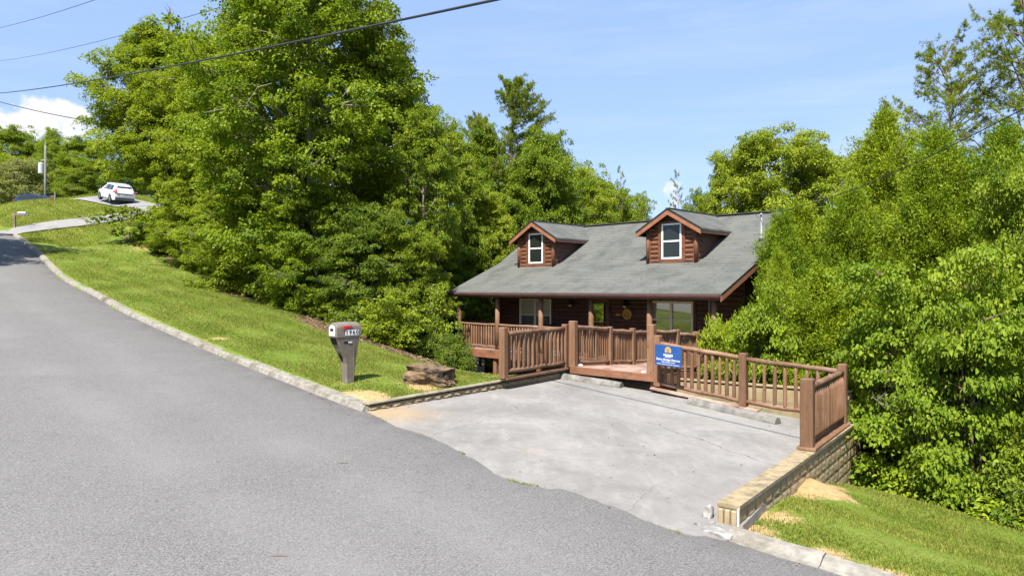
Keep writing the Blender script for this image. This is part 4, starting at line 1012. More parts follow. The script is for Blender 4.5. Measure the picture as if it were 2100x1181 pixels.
# porch chair, only its dark back shows above the rail
pc = Vector(cw(-8.6,1.75)+(FL,)); ch = empty('porch_chair', pc, cab.rotation_euler.z); tag(ch, 'dark porch chair standing against the wall below the left window', 'chair')
mb = MB(); mb.bb((-.26,-.25,.4),(.26,.25,.45)); mb.build('seat', M['black'], ch, bevel=.01)
mb = MB(); mb.bb((-.26,.22,.46),(.26,.26,1.0)); mb.build('backrest', M['black'], ch, bevel=.01)
for sx_ in (-.23,.23):
    for sy_ in (-.22,.22): mb = MB(); mb.bb((sx_-.02,sy_-.02,0),(sx_+.02,sy_+.02,.4)); mb.build('leg', M['black'], ch)
    mb = MB(); mb.bb((sx_-.03,-.24,.62),(sx_+.03,.22,.66)); mb.build('armrest', M['black'], ch)
# ------------------------------------------------------------------ foliage
def unit(a): return a/np.maximum(np.linalg.norm(a, axis=-1, keepdims=True), 1e-9)
SHAPES = {
 'leaf': (np.array([(0,0,0),(.45,.36,.1),(1,0,-.05),(.45,-.36,.1)]), [(0,2,1),(0,3,2)]),
 'oval': (np.array([(0,0,0),(.25,.27,.06),(.62,.25,.06),(1,0,-.06),(.62,-.25,.06),(.25,-.27,.06)]), [(0,3,2,1),(0,5,4,3)]),
 'heart': (np.array([(0,0,0),(-.13,.24,.06),(.12,.5,.16),(.55,.4,.06),(1,0,-.22),(.55,-.36,.1),(.12,-.46,.2),(-.13,-.24,.08)]), [(0,4,3,2,1),(0,7,6,5,4)]),
 'needle': (np.array([(0,.07,0),(0,-.07,0),(1,0,0)]), [(0,1,2)]),
 'spray': (np.array([(0,0,0),(.35,.16,.03),(.7,.09,0),(1,0,-.03),(.6,-.17,.03)]), [(0,4,3,2,1)]),
}
def leaves(name, pos, ax, nr, size, shape, tint, mat, parent=None, wid=1.0):
    T, FS = SHAPES[shape]; ax = unit(ax); side = unit(np.cross(nr, ax)); n = np.cross(ax, side); K = len(T)
    s = np.asarray(size)[:,None,None]
    co = pos[:,None,:]+s*(T[None,:,0:1]*ax[:,None,:]+wid*T[None,:,1:2]*side[:,None,:]+T[None,:,2:3]*n[:,None,:])
    F_ = np.array(FS); idx = (np.arange(len(pos))[:,None,None]*K+F_[None]).reshape(-1, F_.shape[1])
    o = np_mesh(name, co.reshape(-1,3), idx, mat, parent)
    fattr(o, 'tint', np.repeat(tint, K)); return o
def clusters(rng, C, D, rad, per, lsize, flat=.2, droop=.5, up=.9, jit=.42, sv=.35):
    """leaf sprays: a shallow drooping dome of leaves at each centre"""
    M_ = len(C); n = M_*per; c = np.repeat(C, per, 0); d = np.repeat(D, per, 0); r = np.repeat(rad, per)
    th = rng.uniform(0, 2*np.pi, n); rho = np.sqrt(rng.uniform(0, 1, n))
    rx = np.stack([np.cos(th), np.sin(th), np.zeros(n)], 1)
    p = c+rx*(rho*r)[:,None]; p[:,2] += rng.normal(0, 1, n)*r*flat*.6-droop*rho**2*r
    p += rng.normal(0, .06, (n,3))*r[:,None]
    ax = rx*.8+d*.6+rng.normal(0, .35, (n,3)); ax[:,2] -= .35
    nr = np.tile([0,0,up], (n,1))+d*.35+rx*.85*rho[:,None]+rng.normal(0, jit, (n,3))
    sz = lsize*rng.uniform(1-sv, 1+sv, n)
    tint = np.clip(np.repeat(rng.normal(.45,.2,M_), per)+rng.normal(0,.16,n)+.18*rng.uniform(0,1,n), 0, 1)
    return p, ax, nr, sz, tint
def finish_tree(name, tmb, P, shape, leafmat_, bark, wid=1.0):
    root = empty(name); t = tmb.build('trunk', M[bark], root, smooth=True, fix=False)
    leaves('crown', *P[:3], P[3], shape, P[4], M[leafmat_], root, wid); return root
def cat(*Ps): return [np.concatenate(x) for x in zip(*Ps)]

def broadleaf(name, seed, H=12, R=4.6, zb=.12, nl=26, ns=6, ncl=3, per=46, ls=.17, crad=.62, leafm='leaf', shape='leaf', peak=.42, rise=.35, tr=.2, droop=.4, bare=0.0, multi=1):
    rng = np.random.default_rng(seed); rnd = random.Random(seed); mb = MB(); C = []; D = []; RR = []
    for st in range(multi):
        off = Vector((0,0,0)) if multi == 1 else Vector((rnd.uniform(-.12,.12)*R, rnd.uniform(-.12,.12)*R, 0))
        lean = Vector((rnd.uniform(-.06,.06), rnd.uniform(-.06,.06), 0))*(1 if multi == 1 else 4)
        def tp(h): return off+lean*h*H+Vector((.12*math.sin(h*5+seed)*h, .12*math.cos(h*4+seed)*h, h*H*.93))
        hs = [i/9 for i in range(10)]
        mb.tube([tp(h)-Z*(.3 if h == 0 else 0) for h in hs], [tr*(1.25 if h == 0 else 1)*(1-.9*h) for h in hs], 8)
        for i in range(nl):
            h = zb+(1-zb)*((i+rnd.random())/nl)**.9*.97; az = i*2.39996+seed+st*1.3
            t = (h-zb)/(1-zb)
            prof = math.sin(math.pi*min(1, max(.03, (t**(math.log(.5)/math.log(peak))))))**.62
            L = R*prof*rnd.uniform(.72,1.12)+.25
            b0 = tp(max(.05,h-.04)); el = rise*rnd.uniform(.4,1.3)+.9*max(0,t-.55)-.15*(t < .2)
            dv = Vector((math.cos(az), math.sin(az), math.tan(min(el,1.2)))).normalized()
            pts = []; 
            for k in range(6):
                s = k/5; q = b0+dv*L*s; q.z -= .1*L*s*s*(1.2-t); q += Vector((rnd.uniform(-1,1),rnd.uniform(-1,1),rnd.uniform(-1,1)))*.05*L*s; pts.append(q)
            r0 = tr*.52*(1-.7*h)*(.5+.5*L/R); mb.tube(pts, [r0*(1-.85*k/5) for k in range(6)], 5, False)
            tips = [(pts[-1], dv)]
            for j in range(ns):
                s = rnd.uniform(.28,.98); k = min(4, int(s*5)); q = pts[k].lerp(pts[k+1], s*5-k)
                a = az+rnd.choice((-1,1))*rnd.uniform(.45,1.25); e = rnd.uniform(-.2,.6)
                d2 = Vector((math.cos(a), math.sin(a), math.tan(e))).normalized(); l2 = L*rnd.uniform(.22,.42)*(1.15-.5*s)+.35
                e2 = q+d2*l2; m2 = q.lerp(e2,.5)+Vector((rnd.uniform(-.1,.1),rnd.uniform(-.1,.1),rnd.uniform(0,.12)))*l2
                mb.tube([q,m2,e2], [r0*.38,r0*.26,r0*.1], 4, False); tips.append((e2,d2)); tips.append((m2,d2))
            for q, d2 in tips:
                if rnd.random() < bare: continue
                for m in range(ncl):
                    o = Vector((rnd.gauss(0,1),rnd.gauss(0,1),rnd.gauss(0,.7)))*crad*.8
                    C.append(q+o); D.append(d2); RR.append(crad*rnd.uniform(.6,1.25))
    P = clusters(rng, np.array(C), np.array(D), np.array(RR), per, ls, droop=droop)
    return finish_tree(name, mb, P, shape, leafm, 'bark')
def pine(name, seed, H=14, R=3.2, zb=.35, nw=15, tr=.16, tuft=.2, per=26, slim=False, dens=1.0):
    rng = np.random.default_rng(seed); rnd = random.Random(seed); mb = MB(); C = []; D = []
    def tp(h): return Vector((.25*math.sin(h*4+seed)*h, .25*math.cos(h*3+seed)*h, h*H))
    mb.tube([tp(i/10)-Z*(.3 if i == 0 else 0) for i in range(11)], [tr*(1-.93*i/10) for i in range(11)], 7)
    for i in range(nw):
        h = zb+(1-zb)*(i+.2)/nw; t = i/nw
        for j in range(rnd.randint(3,5)):
            az = rnd.uniform(0,6.283); L = R*((1-t)**.6+.05)*rnd.uniform(.5,1.1); hh = h+rnd.uniform(-.02,.02)
            b0 = tp(min(1,hh)); el = rnd.uniform(-.12,.3)+.55*t; dv = Vector((math.cos(az),math.sin(az),math.tan(el))).normalized(); pts = []
            for k in range(6):
                s = k/5; q = b0+dv*L*s; q.z += .12*L*s*s+rnd.uniform(-.04,.04)*L*s; q.x += rnd.uniform(-.05,.05)*L*s; pts.append(q)
            mb.tube(pts, [tr*.26*(1-t*.5)*(1-.8*k/5) for k in range(6)], 4, False)
            nt_ = int((6+L*6)*dens)
            for m in range(nt_):
                s = rnd.uniform(.15,1)**.7; k = min(4,int(s*5)); q = pts[k].lerp(pts[k+1], s*5-k)
                a = az+rnd.choice((-1,1))*rnd.uniform(.3,1.4); d2 = Vector((math.cos(a),math.sin(a),rnd.uniform(-.15,.4))).normalized(); l2 = rnd.uniform(.15,.5)*L*.5*(1.25-s*.7)+.1
                e2 = q+d2*l2
                if m % 2 == 0: mb.tube([q,e2], [tr*.06,tr*.03], 3, False)
                for f in (1,.8,.6,.4):
                    C.append(q.lerp(e2,f)+Vector((rnd.gauss(0,.03),rnd.gauss(0,.03),rnd.gauss(0,.04)))); D.append((d2+Vector((0,0,.45))).normalized())
    C = np.array(C); D = np.array(D); M_ = len(C); n = M_*per
    c = np.repeat(C, per, 0); d = np.repeat(D, per, 0)
    v = unit(rng.normal(0,1,(n,3))+d*1.1); p = c+v*rng.uniform(0,.03,(n,1))
    P = (p, v, rng.normal(0,1,(n,3))+np.array([0,0,.6]), tuft*rng.uniform(.6,1.15,n), np.clip(np.repeat(rng.normal(.45,.2,M_),per)+rng.normal(0,.15,n),0,1))
    return finish_tree(name, mb, P, 'needle', 'needle', 'bark_pine', 1.25)
def cedar(name, seed, H=8, R=2.0, zb=.04, nb=200, per=66, ls=.098, tr=.11, peak=.3, gap=.0, wid=.55):
    rng = np.random.default_rng(seed); rnd = random.Random(seed); mb = MB(); C = []; D = []
    mb.tube([(0,0,-.3),(0,0,H*.3),(.05,.04,H*.65),(0,.03,H)], [tr*1.2,tr*.85,tr*.45,.01], 7)
    for i in range(nb):
        h = zb+(1-zb)*(i+rnd.random())/nb; t = (h-zb)/(1-zb); az = i*2.39996
        pr = (t/peak)**.5 if t < peak else ((1-t)/(1-peak))**.8
        L = R*(.25+.75*pr)*rnd.uniform(.6,1.15)*(1-.72*(t > .93)); 
        if rnd.random() < gap: continue
        el = rnd.uniform(.25,.8)+.35*t; dv = Vector((math.cos(az),math.sin(az),math.tan(el)*.8)).normalized(); b0 = Vector((0,0,max(.1,h*H-L*dv.z*.75)))
        pts = [b0+dv*L*s+Vector((rnd.uniform(-.06,.06),rnd.uniform(-.06,.06),rnd.uniform(-.04,.04)))*L*s for s in (0,.35,.7,1)]
        mb.tube(pts, [tr*.3,tr*.22,tr*.13,tr*.05], 4, False)
        nsp = int(7+L*7)
        for m in range(nsp):
            s = rnd.uniform(.3,1.05); k = min(2,int(s*3)); q = pts[k].lerp(pts[k+1], s*3-k)+Vector((rnd.gauss(0,.13),rnd.gauss(0,.13),rnd.gauss(0,.1)))*(.4+L*.5)
            C.append(q); D.append((dv+Vector((rnd.gauss(0,.4),rnd.gauss(0,.4),rnd.gauss(.25,.35)))).normalized())
    C = np.array(C); D = np.array(D); M_ = len(C); n = M_*per; c = np.repeat(C,per,0); d = np.repeat(D,per,0)
    along = rng.uniform(-.15,.32,(n,1)); rad = rng.normal(0,.06,(n,3)); p = c+d*along+rad
    v = unit(d*.9+rng.normal(0,.5,(n,3))+rad*4); nr = rng.normal(0,.8,(n,3))+np.array([0,0,.8])+rad*6
    tint = np.clip(np.repeat(rng.normal(.5,.22,M_),per)+rng.normal(0,.14,n),0,1)
    return finish_tree(name, mb, (p, v, nr, ls*rng.uniform(.5,1.1,n), tint), 'spray', 'cedar', 'bark', wid*2)
def shrub(name, seed, H=2, R=1.4, nst=18, per=50, ls=.1, crad=.3, leafm='leaf', shape='leaf', ncl=5, spread=1.0, droop=.3):
    rng = np.random.default_rng(seed); rnd = random.Random(seed); mb = MB(); C = []; D = []; RR = []
    for i in range(nst):
        az = i*2.39996+seed; sp = R*rnd.uniform(.15,1)*spread; L = H*rnd.choice((.4,.55,.75,1.0))*rnd.uniform(.8,1.05)*(1-.35*(sp/R)**2)
        b0 = Vector((rnd.uniform(-.25,.25)*R,rnd.uniform(-.25,.25)*R,-.1)); e = Vector((sp*math.cos(az),sp*math.sin(az),L)); m = b0.lerp(e,.5)+Vector((0,0,.12*L))
        mb.tube([b0,m,e], [.03,.02,.008], 5, False)
        for k in range(ncl*3):
            s = rnd.uniform(.2,1.0); q = (b0.lerp(m,s*2) if s < .5 else m.lerp(e,s*2-1))+Vector((rnd.gauss(0,1),rnd.gauss(0,1),rnd.gauss(0,.8)))*crad*.8
            if q.z < .02: q.z = .05
            C.append(q); D.append(Vector((q.x,q.y,.5*L)).normalized()); RR.append(crad*rnd.uniform(.6,1.25))
            if k % 3 == 0: mb.tube([b0.lerp(m,.7) if s < .5 else m.lerp(e,max(0,s*2-1.3)), q], [.012,.004], 3, False)
    P = clusters(rng, np.array(C), np.array(D), np.array(RR), per, ls, droop=droop, jit=.55)
    return finish_tree(name, mb, P, shape, leafm, 'bark')
def redbud(name, seed, H=5.5, R=2.3, nst=5, nb=14, per=17, ls=.1, crad=.3):
    """small heart-leaved tree: several stems, layered arching branches, leaves hanging in rows"""
    rng = np.random.default_rng(seed); rnd = random.Random(seed); mb = MB(); C = []; D = []
    for i in range(nst):
        az0 = i*2.39996+seed; top = Vector((R*.45*math.cos(az0)*rnd.uniform(.4,1),R*.45*math.sin(az0)*rnd.uniform(.4,1),H*rnd.uniform(.75,1)))
        b0 = Vector((.15*math.cos(az0),.15*math.sin(az0),-.3)); st = [b0.lerp(top,s)+Vector((rnd.uniform(-.08,.08),rnd.uniform(-.08,.08),0))*s*2 for s in (0,.25,.5,.75,1)]
        mb.tube(st, [.06,.045,.03,.016,.005], 6, False)
        for m in range(26): C.append(top+Vector((rnd.gauss(0,.2),rnd.gauss(0,.2),rnd.uniform(-.9,.12)))); D.append(Vector((math.cos(m*2.4),math.sin(m*2.4),0)))
        for j in range(nb):
            s = rnd.uniform(.1,1.0); k = min(3,int(s*4)); q = st[k].lerp(st[k+1], s*4-k); az = az0+rnd.uniform(-1.9,1.9) if j % 3 else rnd.uniform(0,6.28)
            L = R*rnd.uniform(.5,1.05)*(1-.35*s); pts = []
            for m in range(6): u = m/5; pts.append(q+Vector((math.cos(az)*L*u,math.sin(az)*L*u,L*(.5*u-.5*u*u)+rnd.uniform(-.03,.03))))
            mb.tube(pts, [.017,.014,.011,.008,.005,.003], 4, False)
            for m in range(int(L*16)):
                u = rnd.uniform(.12,1.0); kk = min(4,int(u*5)); p = pts[kk].lerp(pts[kk+1],u*5-kk); a2 = az+rnd.choice((-1,1))*rnd.uniform(.4,1.4); l2 = rnd.uniform(.05,.55)*(1.1-.5*u)
                C.append(p+Vector((math.cos(a2)*l2,math.sin(a2)*l2,rnd.uniform(-.12,.1)))); D.append(Vector((math.cos(a2),math.sin(a2),0)))
    C = np.array(C); D = np.array(D); M_ = len(C); n = M_*per; c = np.repeat(C,per,0); d = np.repeat(D,per,0)
    p = c+rng.normal(0,1,(n,3))*np.array([.13,.13,.07]); ax = d*.7+rng.normal(0,.45,(n,3)); ax[:,2] -= .55
    nr = np.tile([0,0,1.0],(n,1))+d*.6+rng.normal(0,.4,(n,3))
    tint = np.clip(np.repeat(rng.normal(.5,.2,M_),per)+rng.normal(0,.16,n),0,1)
    return finish_tree(name, mb, (p,ax,nr,ls*rng.uniform(.4,1.2,n),tint), 'heart', 'leaf_red', 'bark_pine')

PROTO = {}
PROTO['A'] = broadleaf('broadleaf_tree', 3, 12, 4.6, .06, 38, 9, 2, 110, .12, .47, bare=.1)
PROTO['B'] = broadleaf('broadleaf_tree', 11, 12, 4.0, .05, 36, 9, 2, 110, .115, .46, bare=.1, peak=.5, rise=.45, droop=.55)
PROTO['C'] = broadleaf('broadleaf_tree', 23, 9, 2.7, .1, 28, 8, 2, 92, .1, .36, peak=.5, rise=.6)
PROTO['D'] = broadleaf('broadleaf_tree', 37, 7, 3.0, .03, 28, 8, 2, 96, .1, .37, leafm='leaf', peak=.4, rise=.3, droop=.6)
PROTO['E'] = broadleaf('broadleaf_tree', 41, 6, 2.8, .03, 26, 8, 2, 96, .095, .36, leafm='leaf_dark', shape='oval', peak=.4, rise=.3, droop=.4)
PROTO['F'] = broadleaf('broadleaf_tree', 61, 12, 4.4, .33, 38, 9, 2, 115, .118, .5, bare=.06, peak=.38, rise=.12, tr=.3, droop=.75)
PROTO['P'] = pine('pine_tree', 5, 14, 5.0, .2, 32, .17, .115, 14, dens=2.0)
PROTO['V'] = pine('pine_tree', 12, 14, 5.0, .2, 24, .17, .12, 13, dens=1.15)
PROTO['Q'] = pine('pine_tree', 8, 12, 2.2, .35, 15, .1, .13, 10, dens=.5)
PROTO['K'] = cedar('cedar_tree', 2, 8, 2.0, peak=.32)
PROTO['L'] = cedar('cedar_tree', 9, 6, 1.7, nb=150, peak=.35)
PROTO['R'] = redbud('redbud_tree', 4)
PROTO['S'] = redbud('redbud_tree', 15, 4.2, 2.2, 6, 11)
PROTO['H'] = shrub('shrub', 6)
PROTO['I'] = shrub('shrub', 19, 1.5, 1.3, 20, 50, .085, .28, 'leaf_dark', 'oval')
PROTO['J'] = shrub('shrub', 29, 1.2, 1.5, 16, 12, .14, .32, 'leaf_red', 'heart', droop=.2)
PROTO['W'] = broadleaf('flowering_tree', 51, 6, 3.6, .06, 24, 6, 3, 34, .17, .5, leafm='leaf_pale', peak=.45, rise=.2, droop=.2)
def extent(k):
    cr = [c for c in PROTO[k].children if c.name.startswith('crown')][0]; co = np.empty(len(cr.data.vertices)*3, np.float32); cr.data.vertices.foreach_get('co', co); co = co.reshape(-1,3)
    return np.percentile(co[:,2], 99.7), (np.percentile(np.hypot(co[:,0],co[:,1]), 97))
EXT = {k: extent(k) for k in PROTO}
used = set()
def copy_tree(o):
    r = o.copy(); COL.objects.link(r)
    for ch in o.children: c = ch.copy(); COL.objects.link(c); c.parent = r
    return r
def plant(kind, px, Y, top, width, label, group, cat, rot=None, sink=.0, tilt=(0,0), base=None):
    """kind planted at depth Y under picture column px; top/width give its height and spread as seen"""
    x = (px-1050)/F*Y; z0 = gz(x, Y)-sink if base is None else base; zt = (590.5-top)/F*Y
    H, R = EXT[kind]; sz = max(.15, (zt-z0)/H); sx = (width/F*Y)/(2*R)
    o = PROTO[kind] if kind not in used else copy_tree(PROTO[kind]); used.add(kind)
    o.location = (x, Y, z0); o.scale = (sx, sx, sz); o.rotation_euler = (tilt[0], tilt[1], random.uniform(0,6.28) if rot is None else rot)
    tag(o, label, cat, group); return o
G1_ = 'broadleaf trees in the wood left of the cabin'; G2_ = 'trees behind the cabin'; G3_ = 'conifers right of the cabin'; G4_ = 'heart leaved small trees right of the cabin'
G5_ = 'trees on the far hill'; G6_ = 'shrubs along the edge of the left lawn'; G7_ = 'undergrowth shrubs past the right lawn'
T, PT_ , CD, SH = 'tree', 'pine', 'cedar', 'shrub'
TREES = [
 # left wood
 ('F',345,45.5,62,320,'broadleaf tree with a thick pale trunk base beside the far driveway, leftmost of the wood',G1_,T),
 ('B',455,41,78,270,'leafy tree right of the leftmost driveway tree, its top just below the dead twigs',G1_,T),
 ('A',640,31.5,-120,470,'tallest broadleaf tree of the left wood, its crown cut by the top of the photo',G1_,T),
 ('B',560,37,-40,330,'tall broadleaf tree just left of and behind the tallest tree',G1_,T),
 ('B',775,33.5,60,250,'tall broadleaf tree forming the right shoulder of the big left crown',G1_,T),
 ('C',870,31,225,190,'slender leafy tree below the right shoulder of the tallest tree',G1_,T),
 ('C',930,36,262,180,'leafy tree standing between the tall left crown and the pine',G1_,T),
 ('D',405,39,330,200,'low leafy tree at the lawn edge in front of the pale trunk tree',G1_,T),
 ('D',515,33.5,350,260,'low leafy tree at the lawn edge between the driveway tree and the tallest tree',G1_,T),
 ('D',655,29.5,385,250,'spreading low tree at the lawn edge directly below the tallest tree',G1_,T),
 ('E',765,28.5,420,230,'dark oval leaved low tree above the mailbox',G1_,T),
 ('D',835,28.6,470,190,'low tree with fresh green leaves between mailbox and cabin',G1_,T),
 ('E',885,34.5,470,150,'dark low tree touching the left end of the cabin roof',G1_,T),
 ('C',1010,37,400,170,'leafy tree rising behind the left end of the cabin roof',G1_,T),
 ('P',1050,41,158,360,'broad pine with airy layered branches left of centre against the sky','pines of the wood',PT_),
 ('P',985,46,235,190,'shorter pine half hidden behind the broad pine','pines of the wood',PT_),
 ('B',1105,39,315,200,'leafy tree filling the wood below the broad pine',G1_,T),
 ('B',410,46,140,240,'leafy tree filling the gap behind the leftmost driveway tree',G1_,T),
 ('A',700,38,200,330,'broad leafy tree deep behind the tallest tree of the left wood',G1_,T),
 ('B',398,43.5,112,250,'leafy tree right in front of the gap beside the leftmost driveway tree',G1_,T),
 ('C',1000,40,262,200,'leafy tree overlapping the lower left half of the broad pine',G1_,T),
 ('C',1095,39.5,268,190,'leafy tree overlapping the lower right half of the broad pine',G1_,T),
 # behind the house
 ('A',1190,45,352,190,'leafy tree behind the left dormer roof, right of the wood',G2_,T),
 ('B',1150,46,335,210,'leafy tree behind the left dormer, beside the broad pine',G2_,T),
 ('A',1235,50,378,170,'rounded leafy tree behind the ridge between the dormers',G2_,T),
 ('C',1310,52,402,140,'low leafy tree behind the ridge just left of the right dormer',G2_,T),
 ('Q',1272,48,343,75,'thin sparse pine sticking up behind the ridge, left one of two','thin pines behind the ridge',PT_),
 ('Q',1387,50,350,78,'thin sparse pine sticking up right behind the right dormer peak','thin pines behind the ridge',PT_),
 ('C',1432,47,392,110,'leafy tree behind the right dormer, right of its thin pine',G2_,T),
 ('A',1600,43,268,290,'large round topped broadleaf tree right of the cabin roof',G2_,T),
 ('B',1505,45,302,170,'broadleaf tree left of the large round topped tree',G2_,T),
 ('B',1700,45,308,230,'broadleaf tree right of the large round topped tree',G2_,T),
 ('C',1790,40,318,200,'leafy tree half hidden behind the spired cedar',G2_,T),
 # right side
 ('V',1945,27.5,75,470,'open branched pine with bare trunk against the sky at upper right','pines at upper right',PT_),
 ('V',2110,25,-40,540,'tall pine cut off by the right edge of the photo','pines at upper right',PT_),
 ('K',1815,24,238,230,'cedar ending in a pointed spire below the open branched pine',G3_,CD),
 ('K',1925,20,275,250,'dense yellow green cedar under the open branched pine',G3_,CD),
 ('K',2060,19,270,260,'dense cedar at the right edge of the photo below the tall pine',G3_,CD),
 ('L',1640,22.6,426,215,'yellow green cedar overlapping the right end of the cabin roof',G3_,CD),
 ('L',1745,21,395,200,'yellow green cedar between the roof end and the spired cedar',G3_,CD),
 ('L',1602,21.6,446,150,'yellow green cedar hiding the right end of the ridge',G3_,CD),
 ('L',1598,20.2,520,95,'narrow young cedar in front of the right gable',G3_,CD),
 ('L',1690,17.9,560,230,'low cedar behind the middle of the sloping log railing',G3_,CD),
 ('L',1812,16.6,600,220,'low cedar behind the corner of the log railings',G3_,CD),
 ('R',1572,18.2,585,185,'heart leaved small tree touching the right end of the porch',G4_,T),
 ('R',1890,14.2,548,330,'bright heart leaved tree standing behind the right retaining wall',G4_,T),
 ('R',2060,13.2,520,320,'bright heart leaved tree at the right edge of the photo',G4_,T),
 ('S',1985,12.7,620,280,'low spreading heart leaved tree above the dead twigs',G4_,T),
 ('S',1480,19.2,655,110,'heart leaved sapling reaching over the far end of the footbridge railing',G4_,T),
 ('S',1640,18.4,650,190,'low heart leaved tree behind the sloping railing',G4_,T),
 ('S',1800,15.6,760,160,'low heart leaved bush tree beside the end of the back wall',G4_,T),
 ('D',2085,15.5,330,300,'leafy broadleaf tree at the right edge of the photo below the tall pine',G4_,T),
 # far hill
 ('A',20,92,262,150,'dark rounded tree on the far hill at the left edge of the photo',G5_,T),
 ('B',85,96,290,130,'dark tree on the far hill behind the utility pole',G5_,T),
 ('C',100,90,265,70,'slim tree top rising above the far hill trees beside the pole',G5_,T),
 ('A',165,88,285,150,'tree on the far hill just left of the big left wood',G5_,T),
 ('D',25,86,318,170,'bright green lower tree on the far hill left of the pole',G5_,T),
 ('D',160,84,322,120,'bright green lower tree on the far hill above the dark blue car',G5_,T),
 ('E',215,74,330,160,'dark green low tree behind the white car',G5_,T),
 ('E',265,70,345,120,'dark green low tree to the right of the white car',G5_,T),
 ('D',-70,85,290,180,'bright green tree on the far hill cut by the left edge of the photo',G5_,T),
 ('W',48,80,328,115,'pale flowering tree on the far hill left of the pole','flowering trees','flowering tree'),
]
for k, px, Y, top, wd, lb, gp, ct in TREES: plant(k, px, Y, top, wd, lb, gp, ct)
SHRUBS = [
 ('I',300,43.4,440,70,'small dark bush right beside the pale trunk base',G6_),
 ('H',350,42,470,120,'light green bush at the lawn edge right of the pale trunk',G6_),
 ('H',440,37.6,492,140,'bushy green shrub at the far part of the lawn edge',G6_),
 ('I',520,34,520,140,'darker shrub along the middle of the lawn edge',G6_),
 ('H',600,31.3,545,150,'bright shrub at the lawn edge below the tallest tree',G6_),
 ('H',680,28.8,575,140,'bright shrub at the lawn edge, third from the mailbox',G6_),
 ('I',745,27,592,140,'dark shrub at the lawn edge, second from the mailbox',G6_),
 ('H',800,25.8,610,130,'leafy shrub at the lawn edge right above the mailbox',G6_),
 ('I',885,26.6,652,100,'dark shrub at the lawn edge behind the boulder',G6_),
 ('I',938,24.6,672,80,'dark glossy shrub pressed against the left corner of the porch rail',G6_),
 ('H',872,27.5,585,120,'tall leafy shrub at the left end of the porch',G6_),
 ('J',1790,14.0,905,170,'broad leaved bush at the foot of the retaining wall corner',G7_),
 ('J',1880,13.1,935,190,'broad leaved bush below the dead twigs, at the crest of the right lawn',G7_),
 ('I',1960,12.6,960,190,'dark bush behind the crest of the right lawn',G7_),
 ('J',2060,11.6,1000,190,'bush at the right edge of the photo above the lawn crest',G7_),
 ('I',2110,11.8,850,230,'dark tall bush at the right edge of the photo',G7_),
 ('I',1800,17.5,800,250,'dark bush in the shade behind the wall corner',G7_),
 ('J',1620,18.4,745,190,'bush showing between the balusters of the sloping railing',G7_),
 ('J',1440,18.3,775,70,'small bright bush growing through below the footbridge railing',G7_),
]
for k, px, Y, top, wd, lb, gp in SHRUBS: plant(k, px, Y, top, wd, lb, gp, SH)
# low branch of the driveway tree reaching left across the view of the driveway
rng = np.random.default_rng(77); mb = MB(); bp = [at(335,445,43), at(290,432,42.6), at(245,430,42.2), at(205,446,42)]
mb.tube(bp, [.06,.045,.03,.01], 5, False); mb.tube([bp[1], at(262,462,42.2), at(243,478,42)], [.03,.02,.008], 4, False)
brc = empty('low_branch', (0,0,0)); mb.build('limb', M['bark'], brc)
cs = [at(px,py,42.2+random.uniform(-.5,.5)) for px, py in ((222,425),(205,442),(192,447),(240,428),(255,424),(232,446),(240,462),(244,474),(262,436),(280,428),(275,470),(222,436),(248,440),(290,440),(268,425))]
C = np.array(cs); P = clusters(rng, C, np.tile([-.8,-.4,.1],(len(C),1)), np.full(len(C),.42), 46, .2); leaves('leaves', *P[:3], P[3], 'leaf', P[4], M['leaf_dark'], brc)
tag(brc, 'low leafy branch of the pale trunk tree hanging across the far driveway', 'branch')
for x, y, s, lb in ((-14,-22,1.0,'broadleaf tree across the road behind the viewer, mirrored in the cabin windows'),(2,-26,1.1,'tall broadleaf tree across the road behind the viewer, middle of three mirrored in the windows'),(16,-24,.95,'broadleaf tree across the road behind the viewer, right one of three mirrored in the windows')):
    o = copy_tree(PROTO['A']); o.location = (x,y,gz(x,y)); o.scale = (s,s,s); tag(o, lb, T, 'trees across the road')
# dead twig top above the second tree
def deadtop(name, base, h, n, seed, lb):
    rnd = random.Random(seed); mb = MB(); o = empty(name, base)
    for i in range(n):
        a = rnd.uniform(0,6.28); s = rnd.uniform(.05,.35)*h; e = Vector((math.cos(a)*s,math.sin(a)*s,h*rnd.uniform(.6,1))); m = e*.5+Vector((rnd.uniform(-.1,.1),rnd.uniform(-.1,.1),0))*h*.3
        mb.tube([(0,0,-.4),m,e], [.05,.03,.01], 4, False)
        for k in range(6):
            q = m.lerp(e,rnd.random()); mb.tube([q,q+Vector((rnd.uniform(-.22,.22),rnd.uniform(-.22,.22),rnd.uniform(.05,.3)))*h], [.018,.006], 3, False)
    mb.build('twigs', M['twig'], o); tag(o, lb, 'dead branches'); return o
deadtop('dead_treetop', at(343,72,44), 1.7, 7, 3, 'bare dead treetop twigs sticking out above the left wood')
